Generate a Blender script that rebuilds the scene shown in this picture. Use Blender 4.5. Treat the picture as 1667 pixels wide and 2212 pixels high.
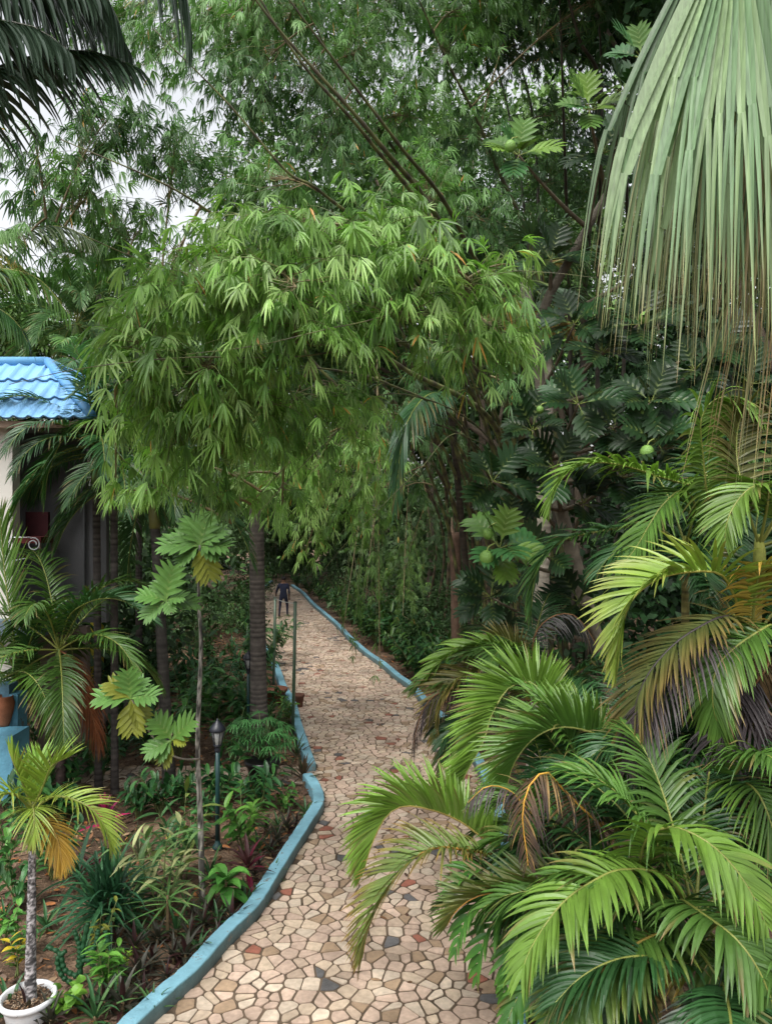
import bpy, math, random
import numpy as np
from mathutils import Vector
R = math.radians
rnd = random.Random(7)
rng = np.random.default_rng(11)
scene = bpy.context.scene
for o in list(bpy.data.objects): bpy.data.objects.remove(o)
COL = scene.collection

# ------------------------------------------------------------------ camera
CH = 4.3
cam_d = bpy.data.cameras.new('camera')
cam = bpy.data.objects.new('camera', cam_d); COL.objects.link(cam)
cam.location = (0, 0, CH); cam.rotation_euler = (R(90), 0, 0)
cam_d.sensor_fit = 'HORIZONTAL'; cam_d.sensor_width = 36; cam_d.lens = 36*1670/1667
cam_d.shift_y = 14/1667; cam_d.clip_start = 0.05; cam_d.clip_end = 2000
scene.camera = cam
# ------------------------------------------------------------------ world, sun, exposure
SUN_EL, SUN_AZ = 58, 205
w = bpy.data.worlds.new('World'); scene.world = w; w.use_nodes = True
nt = w.node_tree; nt.nodes.clear()
sky = nt.nodes.new('ShaderNodeTexSky'); sky.sky_type = 'NISHITA'; sky.sun_disc = False
sky.sun_elevation = R(SUN_EL); sky.sun_rotation = R(SUN_AZ); sky.dust_density = 5; sky.air_density = 1.2
hs = nt.nodes.new('ShaderNodeHueSaturation'); hs.inputs['Saturation'].default_value = 0.16; hs.inputs['Value'].default_value = 1.0
bg = nt.nodes.new('ShaderNodeBackground'); bg.inputs['Strength'].default_value = 0.15
out = nt.nodes.new('ShaderNodeOutputWorld')
nt.links.new(sky.outputs[0], hs.inputs['Color']); nt.links.new(hs.outputs[0], bg.inputs[0]); nt.links.new(bg.outputs[0], out.inputs[0])
sd = bpy.data.lights.new('sun', 'SUN'); sd.energy = .9; sd.angle = R(24); sd.color = (1, .97, .9)
so = bpy.data.objects.new('sun', sd); COL.objects.link(so)
so.rotation_euler = (R(90-SUN_EL), 0, R(180-SUN_AZ) )
# the sun stands behind and to the left of the camera
_d = Vector((math.sin(R(SUN_AZ))*math.cos(R(SUN_EL)), math.cos(R(SUN_AZ))*math.cos(R(SUN_EL)), math.sin(R(SUN_EL))))
so.rotation_euler = _d.to_track_quat('Z', 'Y').to_euler()
scene.view_settings.view_transform = 'Standard'; scene.view_settings.look = 'None'
scene.view_settings.exposure = 1.1; scene.view_settings.gamma = 1
scene.cycles.max_bounces = 8; scene.cycles.diffuse_bounces = 4; scene.cycles.glossy_bounces = 2
scene.cycles.transmission_bounces = 4; scene.cycles.transparent_max_bounces = 4

# ------------------------------------------------------------------ helpers
def P(u, v, Y): return np.array([(u-833.5)/1670*Y, Y, CH-(v-1120)/1670*Y])
def G(u, v, z=0.0):
    Y = (CH-z)*1670/(v-1120)
    return np.array([(u-833.5)/1670*Y, Y, z])
def A(*p): return np.array(p, dtype=float)
def unit(a):
    a = np.asarray(a, float)
    return a/np.maximum(np.linalg.norm(a, axis=-1, keepdims=True), 1e-9)
def cr(pts, n):
    p = np.array(pts, float)
    if len(p) == 2: return p[0]+(p[1]-p[0])*np.linspace(0, 1, n)[:, None]
    q = np.vstack([2*p[0]-p[1], p, 2*p[-1]-p[-2]])
    d = np.r_[0, np.cumsum(np.linalg.norm(np.diff(p, axis=0), axis=1))]; d /= d[-1]
    t = np.linspace(0, 1, n); i = np.clip(np.searchsorted(d, t, side='right')-1, 0, len(p)-2)
    f = ((t-d[i])/np.maximum(d[i+1]-d[i], 1e-9))[:, None]
    a, b, c, e = q[i], q[i+1], q[i+2], q[i+3]
    return .5*((2*b)+(-a+c)*f+(2*a-5*b+4*c-e)*f**2+(-a+3*b-3*c+e)*f**3)

class MB:
    def __init__(s): s.v = []; s.f = []; s.c = []; s.m = []; s.n = 0; s.sm = []
    def add(s, v, f, c, mi=0, smooth=False):
        v = np.asarray(v, float).reshape(-1, 3); f = np.asarray(f, int).reshape(-1, 4)
        c = np.broadcast_to(np.asarray(c, float), (len(v), 3)) if np.ndim(c) == 1 else np.asarray(c, float).reshape(-1, 3)
        s.v.append(v); s.f.append(f+s.n); s.c.append(c); s.n += len(v)
        s.m.append(np.full(len(f), mi)); s.sm.append(np.full(len(f), smooth))
        return s
    def build(s, name, mats, parent=None, origin=None):
        v = np.concatenate(s.v); f = np.concatenate(s.f); c = np.concatenate(s.c)
        if origin is None and parent is not None:
            r = parent
            while r.parent: r = r.parent
            origin = np.array(r.location)
        if origin is not None: v = v-np.asarray(origin)
        me = bpy.data.meshes.new(name)
        me.vertices.add(len(v)); me.vertices.foreach_set('co', v.astype(np.float32).ravel())
        me.loops.add(len(f)*4); me.loops.foreach_set('vertex_index', f.astype(np.int32).ravel())
        me.polygons.add(len(f)); me.polygons.foreach_set('loop_start', np.arange(0, len(f)*4, 4, dtype=np.int32))
        try: me.polygons.foreach_set('loop_total', np.full(len(f), 4, dtype=np.int32))
        except Exception: pass
        me.polygons.foreach_set('material_index', np.concatenate(s.m).astype(np.int32))
        me.polygons.foreach_set('use_smooth', np.concatenate(s.sm).astype(bool))
        at = me.color_attributes.new('Col', 'FLOAT_COLOR', 'POINT')
        at.data.foreach_set('color', np.c_[c, np.ones(len(c))].astype(np.float32).ravel())
        me.update(calc_edges=True)
        for m in (mats if isinstance(mats, (list, tuple)) else [mats]): me.materials.append(m)
        o = bpy.data.objects.new(name, me); COL.objects.link(o)
        if parent is not None: o.parent = parent
        return o

def tag(o, label=None, cat=None, group=None, kind=None):
    if label: o['label'] = label
    if cat: o['category'] = cat
    if group: o['group'] = group
    if kind: o['kind'] = kind
    return o
def thing(name, label, cat, loc=(0, 0, 0), group=None):
    o = bpy.data.objects.new(name, None); COL.objects.link(o); o.location = Vector([float(x) for x in loc])
    o.empty_display_size = .2
    return tag(o, label, cat, group)
KIDS = {}
def copy_tree(o, parent=None):
    c = o.copy(); COL.objects.link(c); c.parent = parent
    for ch in list(o.children): copy_tree(ch, c)
    return c

def strips(mb, B, D, N, L, W, droop, nseg, prof, c0, c1, fold=.25, cp=1.0, dexp=1.3, two=False, mi=0, smooth=False):
    B = np.asarray(B, float); n = len(B)
    if n == 0: return
    D = unit(D); s = unit(np.cross(D, N))
    L = np.broadcast_to(L, (n,)); W = np.broadcast_to(W, (n,)); droop = np.broadcast_to(droop, (n,))
    c0 = np.broadcast_to(c0, (n, 3)); c1 = np.broadcast_to(c1, (n, 3))
    pos = B.copy(); d = D.copy(); rows = []; cols = []
    g = np.array([0, 0, -1.])
    for k in range(nseg+1):
        ln = np.cross(s, d); wd = (W*prof[k]/2)[:, None]
        if two: rows.append(np.stack([pos-s*wd, pos+s*wd], 1))
        else: rows.append(np.stack([pos-s*wd+ln*fold*wd, pos, pos+s*wd+ln*fold*wd], 1))
        t = (k/nseg)**cp
        cc = c0*(1-t)+c1*t
        cols.append(np.repeat(cc[:, None, :], 2 if two else 3, 1))
        d = unit(D+g*(droop*((k+1)/nseg)**dexp)[:, None]); pos = pos+d*(L/nseg)[:, None]
    m = 2 if two else 3
    V = np.stack(rows, 1).reshape(n, (nseg+1)*m, 3); C = np.stack(cols, 1).reshape(n, (nseg+1)*m, 3)
    F = []
    for k in range(nseg):
        a = k*m; b = (k+1)*m
        F.append([a, a+1, b+1, b])
        if not two: F.append([a+1, a+2, b+2, b+1])
    F = np.array(F); off = (np.arange(n)*(nseg+1)*m)[:, None, None]
    mb.add(V.reshape(-1, 3), (F[None]+off).reshape(-1, 4), C.reshape(-1, 3), mi, smooth)

def tube(mb, pts, rad, sides=6, col=(.2, .15, .1), mi=0, cap=True, mottle=False):
    p = np.asarray(pts, float); n = len(p); rad = np.broadcast_to(rad, (n,))
    T = unit(np.gradient(p, axis=0)); ref = A(0, 0, 1) if abs(T[0][2]) < .9 else A(1, 0, 0)
    s = unit(np.cross(T, ref)); 
    for i in range(1, n):
        x = s[i-1]-T[i]*np.dot(s[i-1], T[i]); s[i] = unit(x)
    b = np.cross(T, s); an = np.linspace(0, 2*np.pi, sides, endpoint=False)
    V = p[:, None, :]+rad[:, None, None]*(np.cos(an)[None, :, None]*s[:, None, :]+np.sin(an)[None, :, None]*b[:, None, :])
    col = np.asarray(col, float)
    C = np.broadcast_to(col, (n, 3)) if col.ndim == 1 else col
    C = np.repeat(C[:, None, :], sides, 1)
    if mottle:
        gm = np.random.default_rng(int(abs(p[0][0])*1e4)+7); q_ = gm.random((n, sides)); q_ = (q_+np.roll(q_, 1, 0)+np.roll(q_, 1, 1))/3; C = np.where((q_ < .5)[:, :, None], C*.22, C*1.15)*gm.uniform(.75, 1.2, (n, sides, 1))
    C = C.reshape(-1, 3)
    F = []
    for j in range(sides):
        k = (j+1) % sides
        F.append([[i*sides+j, i*sides+k, (i+1)*sides+k, (i+1)*sides+j] for i in range(n-1)])
    F = np.array(F).reshape(-1, 4)
    V = V.reshape(-1, 3)
    if cap:
        V = np.vstack([V, p[-1:], p[:1]]); C = np.vstack([C, C[-1:], C[:1]]); e = (n-1)*sides; q = n*sides
        F = np.vstack([F, [[e+j, e+(j+1) % sides, q, q] for j in range(sides)], [[(j+1) % sides, j, q+1, q+1] for j in range(sides)]])
        # degenerate quads are written as quads with the centre repeated twice; nudge the repeat
        V = np.vstack([V, p[-1:]+1e-5, p[:1]+1e-5]); C = np.vstack([C, C[-2:-1], C[-1:]])
        F[-2*sides:-sides, 3] = len(V)-2; F[-sides:, 3] = len(V)-1
    mb.add(V, F, C, mi, True)
    return mb
def box(mb, x0, x1, y0, y1, z0, z1, col=(.5, .5, .5), mi=0):
    V = [(x, y, z) for z in (z0, z1) for y in (y0, y1) for x in (x0, x1)]
    F = [(0, 2, 3, 1), (4, 5, 7, 6), (0, 1, 5, 4), (2, 6, 7, 3), (0, 4, 6, 2), (1, 3, 7, 5)]
    mb.add(V, F, A(*col), mi); return mb
def lathe(mb, c, prof, sides=24, col=(.5, .5, .5), mi=0):
    an = np.linspace(0, 2*np.pi, sides, endpoint=False); n = len(prof)
    V = np.array([[(c[0]+r*math.cos(a), c[1]+r*math.sin(a), c[2]+z) for a in an] for r, z in prof]).reshape(-1, 3)
    F = [[i*sides+j, i*sides+(j+1) % sides, (i+1)*sides+(j+1) % sides, (i+1)*sides+j] for i in range(n-1) for j in range(sides)]
    mb.add(V, F, A(*col), mi, True); return mb

# ------------------------------------------------------------------ materials
def mat(name, rough=.6, trans=0, spec=.5, noise=.2, nscale=6, bump=0, bscale=30, tint=None, coat=0, gain=1.0, stain=0, chips=None, fibre=None):
    m = bpy.data.materials.new(name); m.use_nodes = True; n = m.node_tree; n.nodes.clear(); L = n.links
    at = n.nodes.new('ShaderNodeAttribute'); at.attribute_name = 'Col'
    tc = n.nodes.new('ShaderNodeTexCoord')
    nz = n.nodes.new('ShaderNodeTexNoise'); nz.inputs['Scale'].default_value = nscale; nz.inputs['Detail'].default_value = 4
    if fibre:
        mp = n.nodes.new('ShaderNodeMapping'); mp.inputs['Scale'].default_value = fibre; L.new(tc.outputs['Object'], mp.inputs[0]); L.new(mp.outputs[0], nz.inputs['Vector'])
    else: L.new(tc.outputs['Object'], nz.inputs['Vector'])
    mr = n.nodes.new('ShaderNodeMapRange'); mr.inputs[1].default_value = .3; mr.inputs[2].default_value = .7
    mr.inputs[3].default_value = gain*(1-noise); mr.inputs[4].default_value = gain*(1+noise)
    L.new(nz.outputs[0], mr.inputs[0])
    mx = n.nodes.new('ShaderNodeVectorMath'); mx.operation = 'SCALE'
    L.new(at.outputs['Color'], mx.inputs[0]); L.new(mr.outputs[0], mx.inputs['Scale'])
    if stain:
        n2 = n.nodes.new('ShaderNodeTexNoise'); n2.inputs['Scale'].default_value = 1.1; n2.inputs['Detail'].default_value = 7; n2.inputs['Roughness'].default_value = .65
        L.new(tc.outputs['Object'], n2.inputs['Vector']); m2 = n.nodes.new('ShaderNodeMapRange'); m2.inputs[1].default_value = .35; m2.inputs[2].default_value = .62; m2.inputs[3].default_value = 1-stain*1.6; m2.inputs[4].default_value = 1+stain*.3
        L.new(n2.outputs[0], m2.inputs[0]); mz = n.nodes.new('ShaderNodeVectorMath'); mz.operation = 'SCALE'; L.new(mx.outputs[0], mz.inputs[0]); L.new(m2.outputs[0], mz.inputs['Scale']); mx = mz
    if chips:
        n3 = n.nodes.new('ShaderNodeTexNoise'); n3.inputs['Scale'].default_value = 5; n3.inputs['Detail'].default_value = 12; n3.inputs['Roughness'].default_value = .78
        L.new(tc.outputs['Object'], n3.inputs['Vector']); m3 = n.nodes.new('ShaderNodeMapRange'); m3.inputs[1].default_value = .60; m3.inputs[2].default_value = .62
        L.new(n3.outputs[0], m3.inputs[0]); mc = n.nodes.new('ShaderNodeMix'); mc.data_type = 'RGBA'; L.new(m3.outputs[0], mc.inputs[0]); L.new(mx.outputs[0], mc.inputs[6]); mc.inputs[7].default_value = (*chips, 1)
        class _W: pass
        mx = _W(); mx.outputs = [mc.outputs[2]]
    pb = n.nodes.new('ShaderNodeBsdfPrincipled'); pb.inputs['Roughness'].default_value = rough
    pb.inputs['Specular IOR Level'].default_value = spec
    L.new(mx.outputs[0], pb.inputs['Base Color'])
    if coat: pb.inputs['Coat Weight'].default_value = coat; pb.inputs['Coat Roughness'].default_value = .15
    o = n.nodes.new('ShaderNodeOutputMaterial')
    if bump:
        nb = n.nodes.new('ShaderNodeTexNoise'); nb.inputs['Scale'].default_value = bscale; nb.inputs['Detail'].default_value = 6
        L.new(tc.outputs['Object'], nb.inputs['Vector'])
        bp = n.nodes.new('ShaderNodeBump'); bp.inputs['Strength'].default_value = bump; bp.inputs['Distance'].default_value = .02
        L.new(nb.outputs[0], bp.inputs['Height']); L.new(bp.outputs[0], pb.inputs['Normal'])
    if trans:
        tr = n.nodes.new('ShaderNodeBsdfTranslucent'); ms = n.nodes.new('ShaderNodeMixShader'); ms.inputs[0].default_value = trans
        t2 = n.nodes.new('ShaderNodeVectorMath'); t2.operation = 'MULTIPLY'; t2.inputs[1].default_value = (1.05, 1.3, .6)
        L.new(mx.outputs[0], t2.inputs[0]); L.new(t2.outputs[0], tr.inputs['Color'])
        L.new(pb.outputs[0], ms.inputs[1]); L.new(tr.outputs[0], ms.inputs[2]); L.new(ms.outputs[0], o.inputs[0])
    else: L.new(pb.outputs[0], o.inputs[0])
    return m
M = {
 'leaf': mat('palm_leaf', .40, .20, .4, .18, 5, gain=.78),
 'bleaf': mat('bamboo_leaf', .42, .33, .4, .2, 3, gain=.9),
 'fan': mat('fan_leaf', .5, .18, .4, .26, 1, fibre=(130, 130, 5)),
 'gloss': mat('glossy_leaf', .40, .13, .28, .2, 6, gain=.78),
 'tree': mat('tree_leaf', .55, .18, .3, .25, 2, gain=.75),
 'dead': mat('dry_leaf', .6, .1, .25, .3, 12),
 'bark': mat('bark', .85, 0, .3, .3, 9, .8, 25),
 'culm': mat('bamboo_culm', .5, 0, .4, .3, 5),
 'stone': mat('paving_stone', .5, 0, .4, .16, 22, .3, 60, stain=.22),
 'soil': mat('soil', .9, 0, .2, .4, 3, 1.0, 14),
 'litter': mat('litter', .8, 0, .2, .3, 10),
 'paint': mat('blue_paint', .6, 0, .4, .12, 5, .5, 25, stain=.22, chips=(.16, .17, .15)),
 'plaster': mat('plaster', .85, 0, .3, .08, 2, .2, 40),
 'tile': mat('roof_tile', .42, 0, .4, .12, 3, .15, 20, stain=.14),
 'metal': mat('painted_metal', .4, 0, .5, .1, 20),
 'glass': mat('lamp_glass', .12, 0, .6, .05, 4),
 'cloth': mat('cloth', .85, 0, .2, .15, 12),
 'skin': mat('skin', .5, 0, .4, .05, 12),
 'plastic': mat('white_plastic', .35, 0, .5, .05, 5),
 'clay': mat('terracotta', .8, 0, .3, .2, 10, .3, 40),
 'fruit': mat('fruit_skin', .5, 0, .45, .12, 40, .5, 90),
}

# soil gets a two-tone procedural of its own
def soil_material():
    m = bpy.data.materials.new('garden_soil'); m.use_nodes = True; n = m.node_tree; L = n.links
    pb = n.nodes['Principled BSDF']; pb.inputs['Roughness'].default_value = .9; pb.inputs['Specular IOR Level'].default_value = .25
    tc = n.nodes.new('ShaderNodeTexCoord')
    a = n.nodes.new('ShaderNodeTexNoise'); a.inputs['Scale'].default_value = .9; a.inputs['Detail'].default_value = 9; a.inputs['Roughness'].default_value = .7
    b = n.nodes.new('ShaderNodeTexNoise'); b.inputs['Scale'].default_value = 28; b.inputs['Detail'].default_value = 5
    L.new(tc.outputs['Object'], a.inputs[0]); L.new(tc.outputs['Object'], b.inputs[0])
    r = n.nodes.new('ShaderNodeValToRGB'); L.new(a.outputs[0], r.inputs[0])
    r.color_ramp.elements[0].position = .36; r.color_ramp.elements[0].color = (.045, .028, .017, 1)
    r.color_ramp.elements[1].position = .66; r.color_ramp.elements[1].color = (.26, .175, .115, 1)
    e = r.color_ramp.elements.new(.5); e.color = (.115, .072, .045, 1)
    mx = n.nodes.new('ShaderNodeVectorMath'); mx.operation = 'SCALE'
    mr = n.nodes.new('ShaderNodeMapRange'); mr.inputs[1].default_value = .3; mr.inputs[2].default_value = .7; mr.inputs[3].default_value = .6; mr.inputs[4].default_value = 1.35
    L.new(b.outputs[0], mr.inputs[0]); L.new(r.outputs[0], mx.inputs[0]); L.new(mr.outputs[0], mx.inputs['Scale']); L.new(mx.outputs[0], pb.inputs['Base Color'])
    bp = n.nodes.new('ShaderNodeBump'); bp.inputs['Strength'].default_value = 1; bp.inputs['Distance'].default_value = .03
    L.new(b.outputs[0], bp.inputs['Height']); L.new(bp.outputs[0], pb.inputs['Normal'])
    return m
# ------------------------------------------------------------------ colours (albedo)
def C(*a): return np.array(a, float)
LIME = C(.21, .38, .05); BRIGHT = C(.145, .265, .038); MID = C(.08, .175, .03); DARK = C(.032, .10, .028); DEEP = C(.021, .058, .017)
YEL = C(.42, .38, .05); ORG = C(.55, .22, .03); TAN = C(.30, .20, .08); BRN = C(.16, .08, .035); BLK = C(.035, .026, .028); GREYD = C(.075, .072, .07)
OLIVE = C(.14, .15, .035); BLUEG = C(.10, .19, .09)

# ------------------------------------------------------------------ ground and paths
def build_ground():
    mb = MB(); n = 60
    xs = np.concatenate([np.linspace(-300, -20, 8), np.linspace(-14, 14, 60), np.linspace(20, 300, 8)])
    ys = np.concatenate([np.linspace(-60, 0, 4), np.linspace(2, 45, 90), np.linspace(55, 500, 12)])
    X, Y = np.meshgrid(xs, ys); Z = .012*np.sin(X*3.1+1)*np.sin(Y*2.3)-.016
    V = np.stack([X, Y, Z], -1).reshape(-1, 3); nx = len(xs); ny = len(ys)
    F = [[j*nx+i, j*nx+i+1, (j+1)*nx+i+1, (j+1)*nx+i] for j in range(ny-1) for i in range(nx-1)]
    mb.add(V, F, C(.1, .07, .05), 0, True)
    o = mb.build('ground', soil_material()); tag(o, kind='structure')
build_ground()

KL = [(346, 2240), (350, 2199), (440, 2114), (500, 2044), (560, 1984), (600, 1919), (645, 1844), (694, 1765), (700, 1738), (687, 1706), (674, 1689)]
KL2 = [(682, 1668), (670, 1632), (659, 1598), (650, 1570), (644, 1545), (636, 1521), (619, 1492), (603, 1450), (583, 1418), (569, 1391), (561, 1365), (556, 1330), (560, 1300), (572, 1275), (590, 1258)]
LEFT = [G(u, v) for u, v in KL]; LEFT2 = [G(u, v) for u, v in KL2]
_e = (LEFT[1]-LEFT[2]); LEFT = [LEFT[1]+_e*3.2, LEFT[1]+_e*1.5]+[p for p in LEFT[1:]]
KR = [(1092, 2215), (1094, 2166), (1103, 2100), (1100, 1990), (1085, 1850), (1062, 1740), (1028, 1650), (985, 1583), (955, 1552), (925, 1527), (900, 1499), (880, 1477), (857, 1461), (820, 1431), (785, 1406), (755, 1380), (727, 1350), (695, 1322), (670, 1300), (650, 1278), (628, 1263)]
RIGHT = [A(1.0, 5.2, .14)]+[G(u, v, .14) for u, v in KR]
def kerb(name, line, side, width=.165, h=.15, n=120, seed=0):
    p = cr(line, n); p[:, 2] = 0
    T = unit(np.gradient(p, axis=0)); S = np.cross(T, A(0, 0, 1))*side
    r = np.random.default_rng(seed); j = lambda a: r.normal(0, a, n)[:, None]
    inn = p; outr = p+S*(width+j(.004))
    z = A(0, 0, 1); b = .010
    hh = h+np.convolve(r.normal(0, .006, n), np.ones(5)/5, 'same')[:, None]
    prof = [inn-z*.03, inn+z*(hh-b)+S*j(.002), inn+S*b+z*hh, outr-S*b+z*hh, outr+z*(hh-b), outr-z*.03]
    V = np.stack(prof, 1); m = len(prof)
    F = [[i*m+k, i*m+k+1, (i+1)*m+k+1, (i+1)*m+k] for i in range(n-1) for k in range(m-1)]
    F += [[0, 1, 4, 5], [1, 2, 3, 4], [(n-1)*m+5, (n-1)*m+4, (n-1)*m+1, (n-1)*m], [(n-1)*m+4, (n-1)*m+3, (n-1)*m+2, (n-1)*m+1]]
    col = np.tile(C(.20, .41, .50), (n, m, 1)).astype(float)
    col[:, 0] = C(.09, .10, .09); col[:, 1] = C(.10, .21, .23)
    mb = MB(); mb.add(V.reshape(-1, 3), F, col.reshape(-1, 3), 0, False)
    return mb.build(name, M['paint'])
for nm, ln, sd_, nn in (('kerb', LEFT, -1, 110), ('kerb', LEFT2, -1, 150), ('kerb', RIGHT, 1, 220)):
    tag(kerb(nm, ln, sd_, n=nn, seed=nn), kind='structure')

def in_poly(x, y, poly):
    c = False; j = len(poly)-1
    for i in range(len(poly)):
        if (poly[i][1] > y) != (poly[j][1] > y) and x < (poly[j][0]-poly[i][0])*(y-poly[i][1])/(poly[j][1]-poly[i][1])+poly[i][0]: c = not c
        j = i
    return c
def clip(poly, a, b, c):          # keep a*x+b*y<=c
    o = []; n = len(poly)
    for i in range(n):
        p, q = poly[i], poly[(i+1) % n]; dp = a*p[0]+b*p[1]-c; dq = a*q[0]+b*q[1]-c
        if dp <= 0: o.append(p)
        if dp*dq < 0:
            t = dp/(dp-dq); o.append((p[0]+(q[0]-p[0])*t, p[1]+(q[1]-p[1])*t))
    return o
def paving(name, poly, seed, cell=.17):
    r = random.Random(seed); xs = [p[0] for p in poly]; ys = [p[1] for p in poly]
    x0, x1, y0, y1 = min(xs)-.5, max(xs)+.5, min(ys)-.5, max(ys)+.5
    nx = int((x1-x0)/cell)+1; ny = int((y1-y0)/cell)+1
    S = {}
    for i in range(nx):
        for j in range(ny): S[i, j] = (x0+(i+r.uniform(.0, 1))*cell, y0+(j+r.uniform(.0, 1))*cell)
    verts = []; faces = []; cols = []
    def colour(x, y):
        dk = math.sin(x*1.7+y*.83)+math.sin(y*1.31-x*.6+2)
        k = r.random(); f = r.uniform(.84, 1.1)
        if k < .018: c = C(.33, .125, .085)
        elif k < .035+(.13 if dk > 1.35 else 0): c = C(.13, .125, .125)
        elif k < .12+(.1 if dk > .9 else 0): c = C(.37, .26, .17)
        elif k < .19: c = C(.42, .32, .24)
        elif k < .55: c = C(.54, .40, .31)
        elif k < .8: c = C(.56, .44, .325)
        else: c = C(.60, .49, .38)
        return c*f
    def emit(pl):
        if len(pl) < 3: return
        cx = sum(p[0] for p in pl)/len(pl); cy = sum(p[1] for p in pl)/len(pl)
        g = r.uniform(.006, .016); q = []
        a = 0
        for i in range(len(pl)):
            p0, p1 = pl[i], pl[(i+1) % len(pl)]; a += p0[0]*p1[1]-p1[0]*p0[1]
        a = abs(a)/2
        if a < .0022: return
        m = pl
        for i in range(len(pl)):
            p0, p1 = pl[i], pl[(i+1) % len(pl)]; ex, ey = p1[0]-p0[0], p1[1]-p0[1]; l = math.hypot(ex, ey)
            if l < 1e-6: continue
            nx_, ny_ = ey/l, -ex/l
            if nx_*(cx-p0[0])+ny_*(cy-p0[1]) > 0: nx_, ny_ = -nx_, -ny_
            m = clip(m, nx_, ny_, nx_*p0[0]+ny_*p0[1]-g)
            if len(m) < 3: return
        # soften the corners a little
        q = []
        for i in range(len(m)):
            p0, p1, p2 = m[i-1], m[i], m[(i+1) % len(m)]
            la = math.hypot(p0[0]-p1[0], p0[1]-p1[1]); lb = math.hypot(p2[0]-p1[0], p2[1]-p1[1])
            if min(la, lb) < .012: q.append(p1); continue
            ra = min(.012, la*.3)/la; rb = min(.012, lb*.3)/lb
            q.append((p1[0]+(p0[0]-p1[0])*ra, p1[1]+(p0[1]-p1[1])*ra)); q.append((p1[0]+(p2[0]-p1[0])*rb, p1[1]+(p2[1]-p1[1])*rb))
        q = [p for i, p in enumerate(q) if math.hypot(p[0]-q[i-1][0], p[1]-q[i-1][1]) > .002]
        if len(q) < 3: return
        c = colour(cx, cy); b = len(verts); z = .013+r.uniform(-.002, .002); n = len(q); tx, ty = r.uniform(-.01, .01), r.uniform(-.01, .01)
        verts.extend([(x, y, z+tx*(x-cx)+ty*(y-cy)) for x, y in q]); verts.extend([(x, y, -.01) for x, y in q])
        cols.extend([tuple(c)]*(2*n))
        faces.append(list(range(b, b+n)))
        for i in range(n):
            k = (i+1) % n; faces.append([b+i, b+n+i, b+n+k, b+k])
    for (i, j), (x, y) in S.items():
        if not in_poly(x, y, poly): continue
        pl = [(x-.5, y-.5), (x+.5, y-.5), (x+.5, y+.5), (x-.5, y+.5)]
        for di in (-2, -1, 0, 1, 2):
            for dj in (-2, -1, 0, 1, 2):
                if (di or dj) and (i+di, j+dj) in S:
                    u, v = S[i+di, j+dj]; a, b = u-x, v-y
                    pl = clip(pl, a, b, a*(u+x)/2+b*(v+y)/2)
        if len(pl) < 3: continue
        ar = abs(sum(pl[k][0]*pl[(k+1) % len(pl)][1]-pl[(k+1) % len(pl)][0]*pl[k][1] for k in range(len(pl))))/2
        if ar > .055 or (ar > .04 and r.random() < .5):
            cx = sum(p[0] for p in pl)/len(pl); cy = sum(p[1] for p in pl)/len(pl); t = r.uniform(0, math.pi); a, b = math.cos(t), math.sin(t); c = a*cx+b*cy
            emit(clip(pl, a, b, c)); emit(clip(pl, -a, -b, -c))
        else: emit(pl)
    me = bpy.data.meshes.new(name); me.from_pydata(verts, [], faces)
    at = me.color_attributes.new('Col', 'FLOAT_COLOR', 'POINT'); at.data.foreach_set('color', np.c_[np.array(cols), np.ones(len(cols))].astype(np.float32).ravel())
    me.materials.append(M['stone']); me.validate(); me.update()
    o = bpy.data.objects.new(name, me); COL.objects.link(o); tag(o, kind='structure'); return o
def sheet(name, left, right, z, col, m):
    mb = MB(); n = len(left)
    V = np.concatenate([np.c_[left[:, :2], np.full(n, z)], np.c_[right[:, :2], np.full(n, z)]])
    F = [[i, n+i, n+i+1, i+1] for i in range(n-1)]
    mb.add(V, F, col); tag(mb.build(name, m), kind='structure')
lft = cr(LEFT+LEFT2, 100); rgt = cr(RIGHT, 100)
sheet('path', lft-A(.05, 0, 0), rgt+A(.05, 0, 0), .004, C(.11, .08, .055), M['soil'])
poly = [(p[0]-.02, p[1]) for p in lft]+[(p[0]+.02, p[1]) for p in rgt[::-1]]
paving('path_stones', poly, 3, .15)
sp = [G(675, 1697), G(150, 1697), G(150, 1658), G(675, 1658)]
sheet('side_path', np.array([sp[1], sp[0]]), np.array([sp[2], sp[3]]), .004, C(.11, .08, .055), M['soil'])
paving('side_path_stones', [(p[0], p[1]) for p in sp], 8, .18)
sp = [A(-7.5, 16, 0), A(-7.5, 18.6, 0), A(-6.9, 18.6, 0), A(-6.9, 16, 0)]
paving('yard_stones', [(p[0]+.2, p[1]) for p in [G(120, 1585), G(190, 1585), G(185, 1470), G(130, 1470)]], 9, .25)

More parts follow.
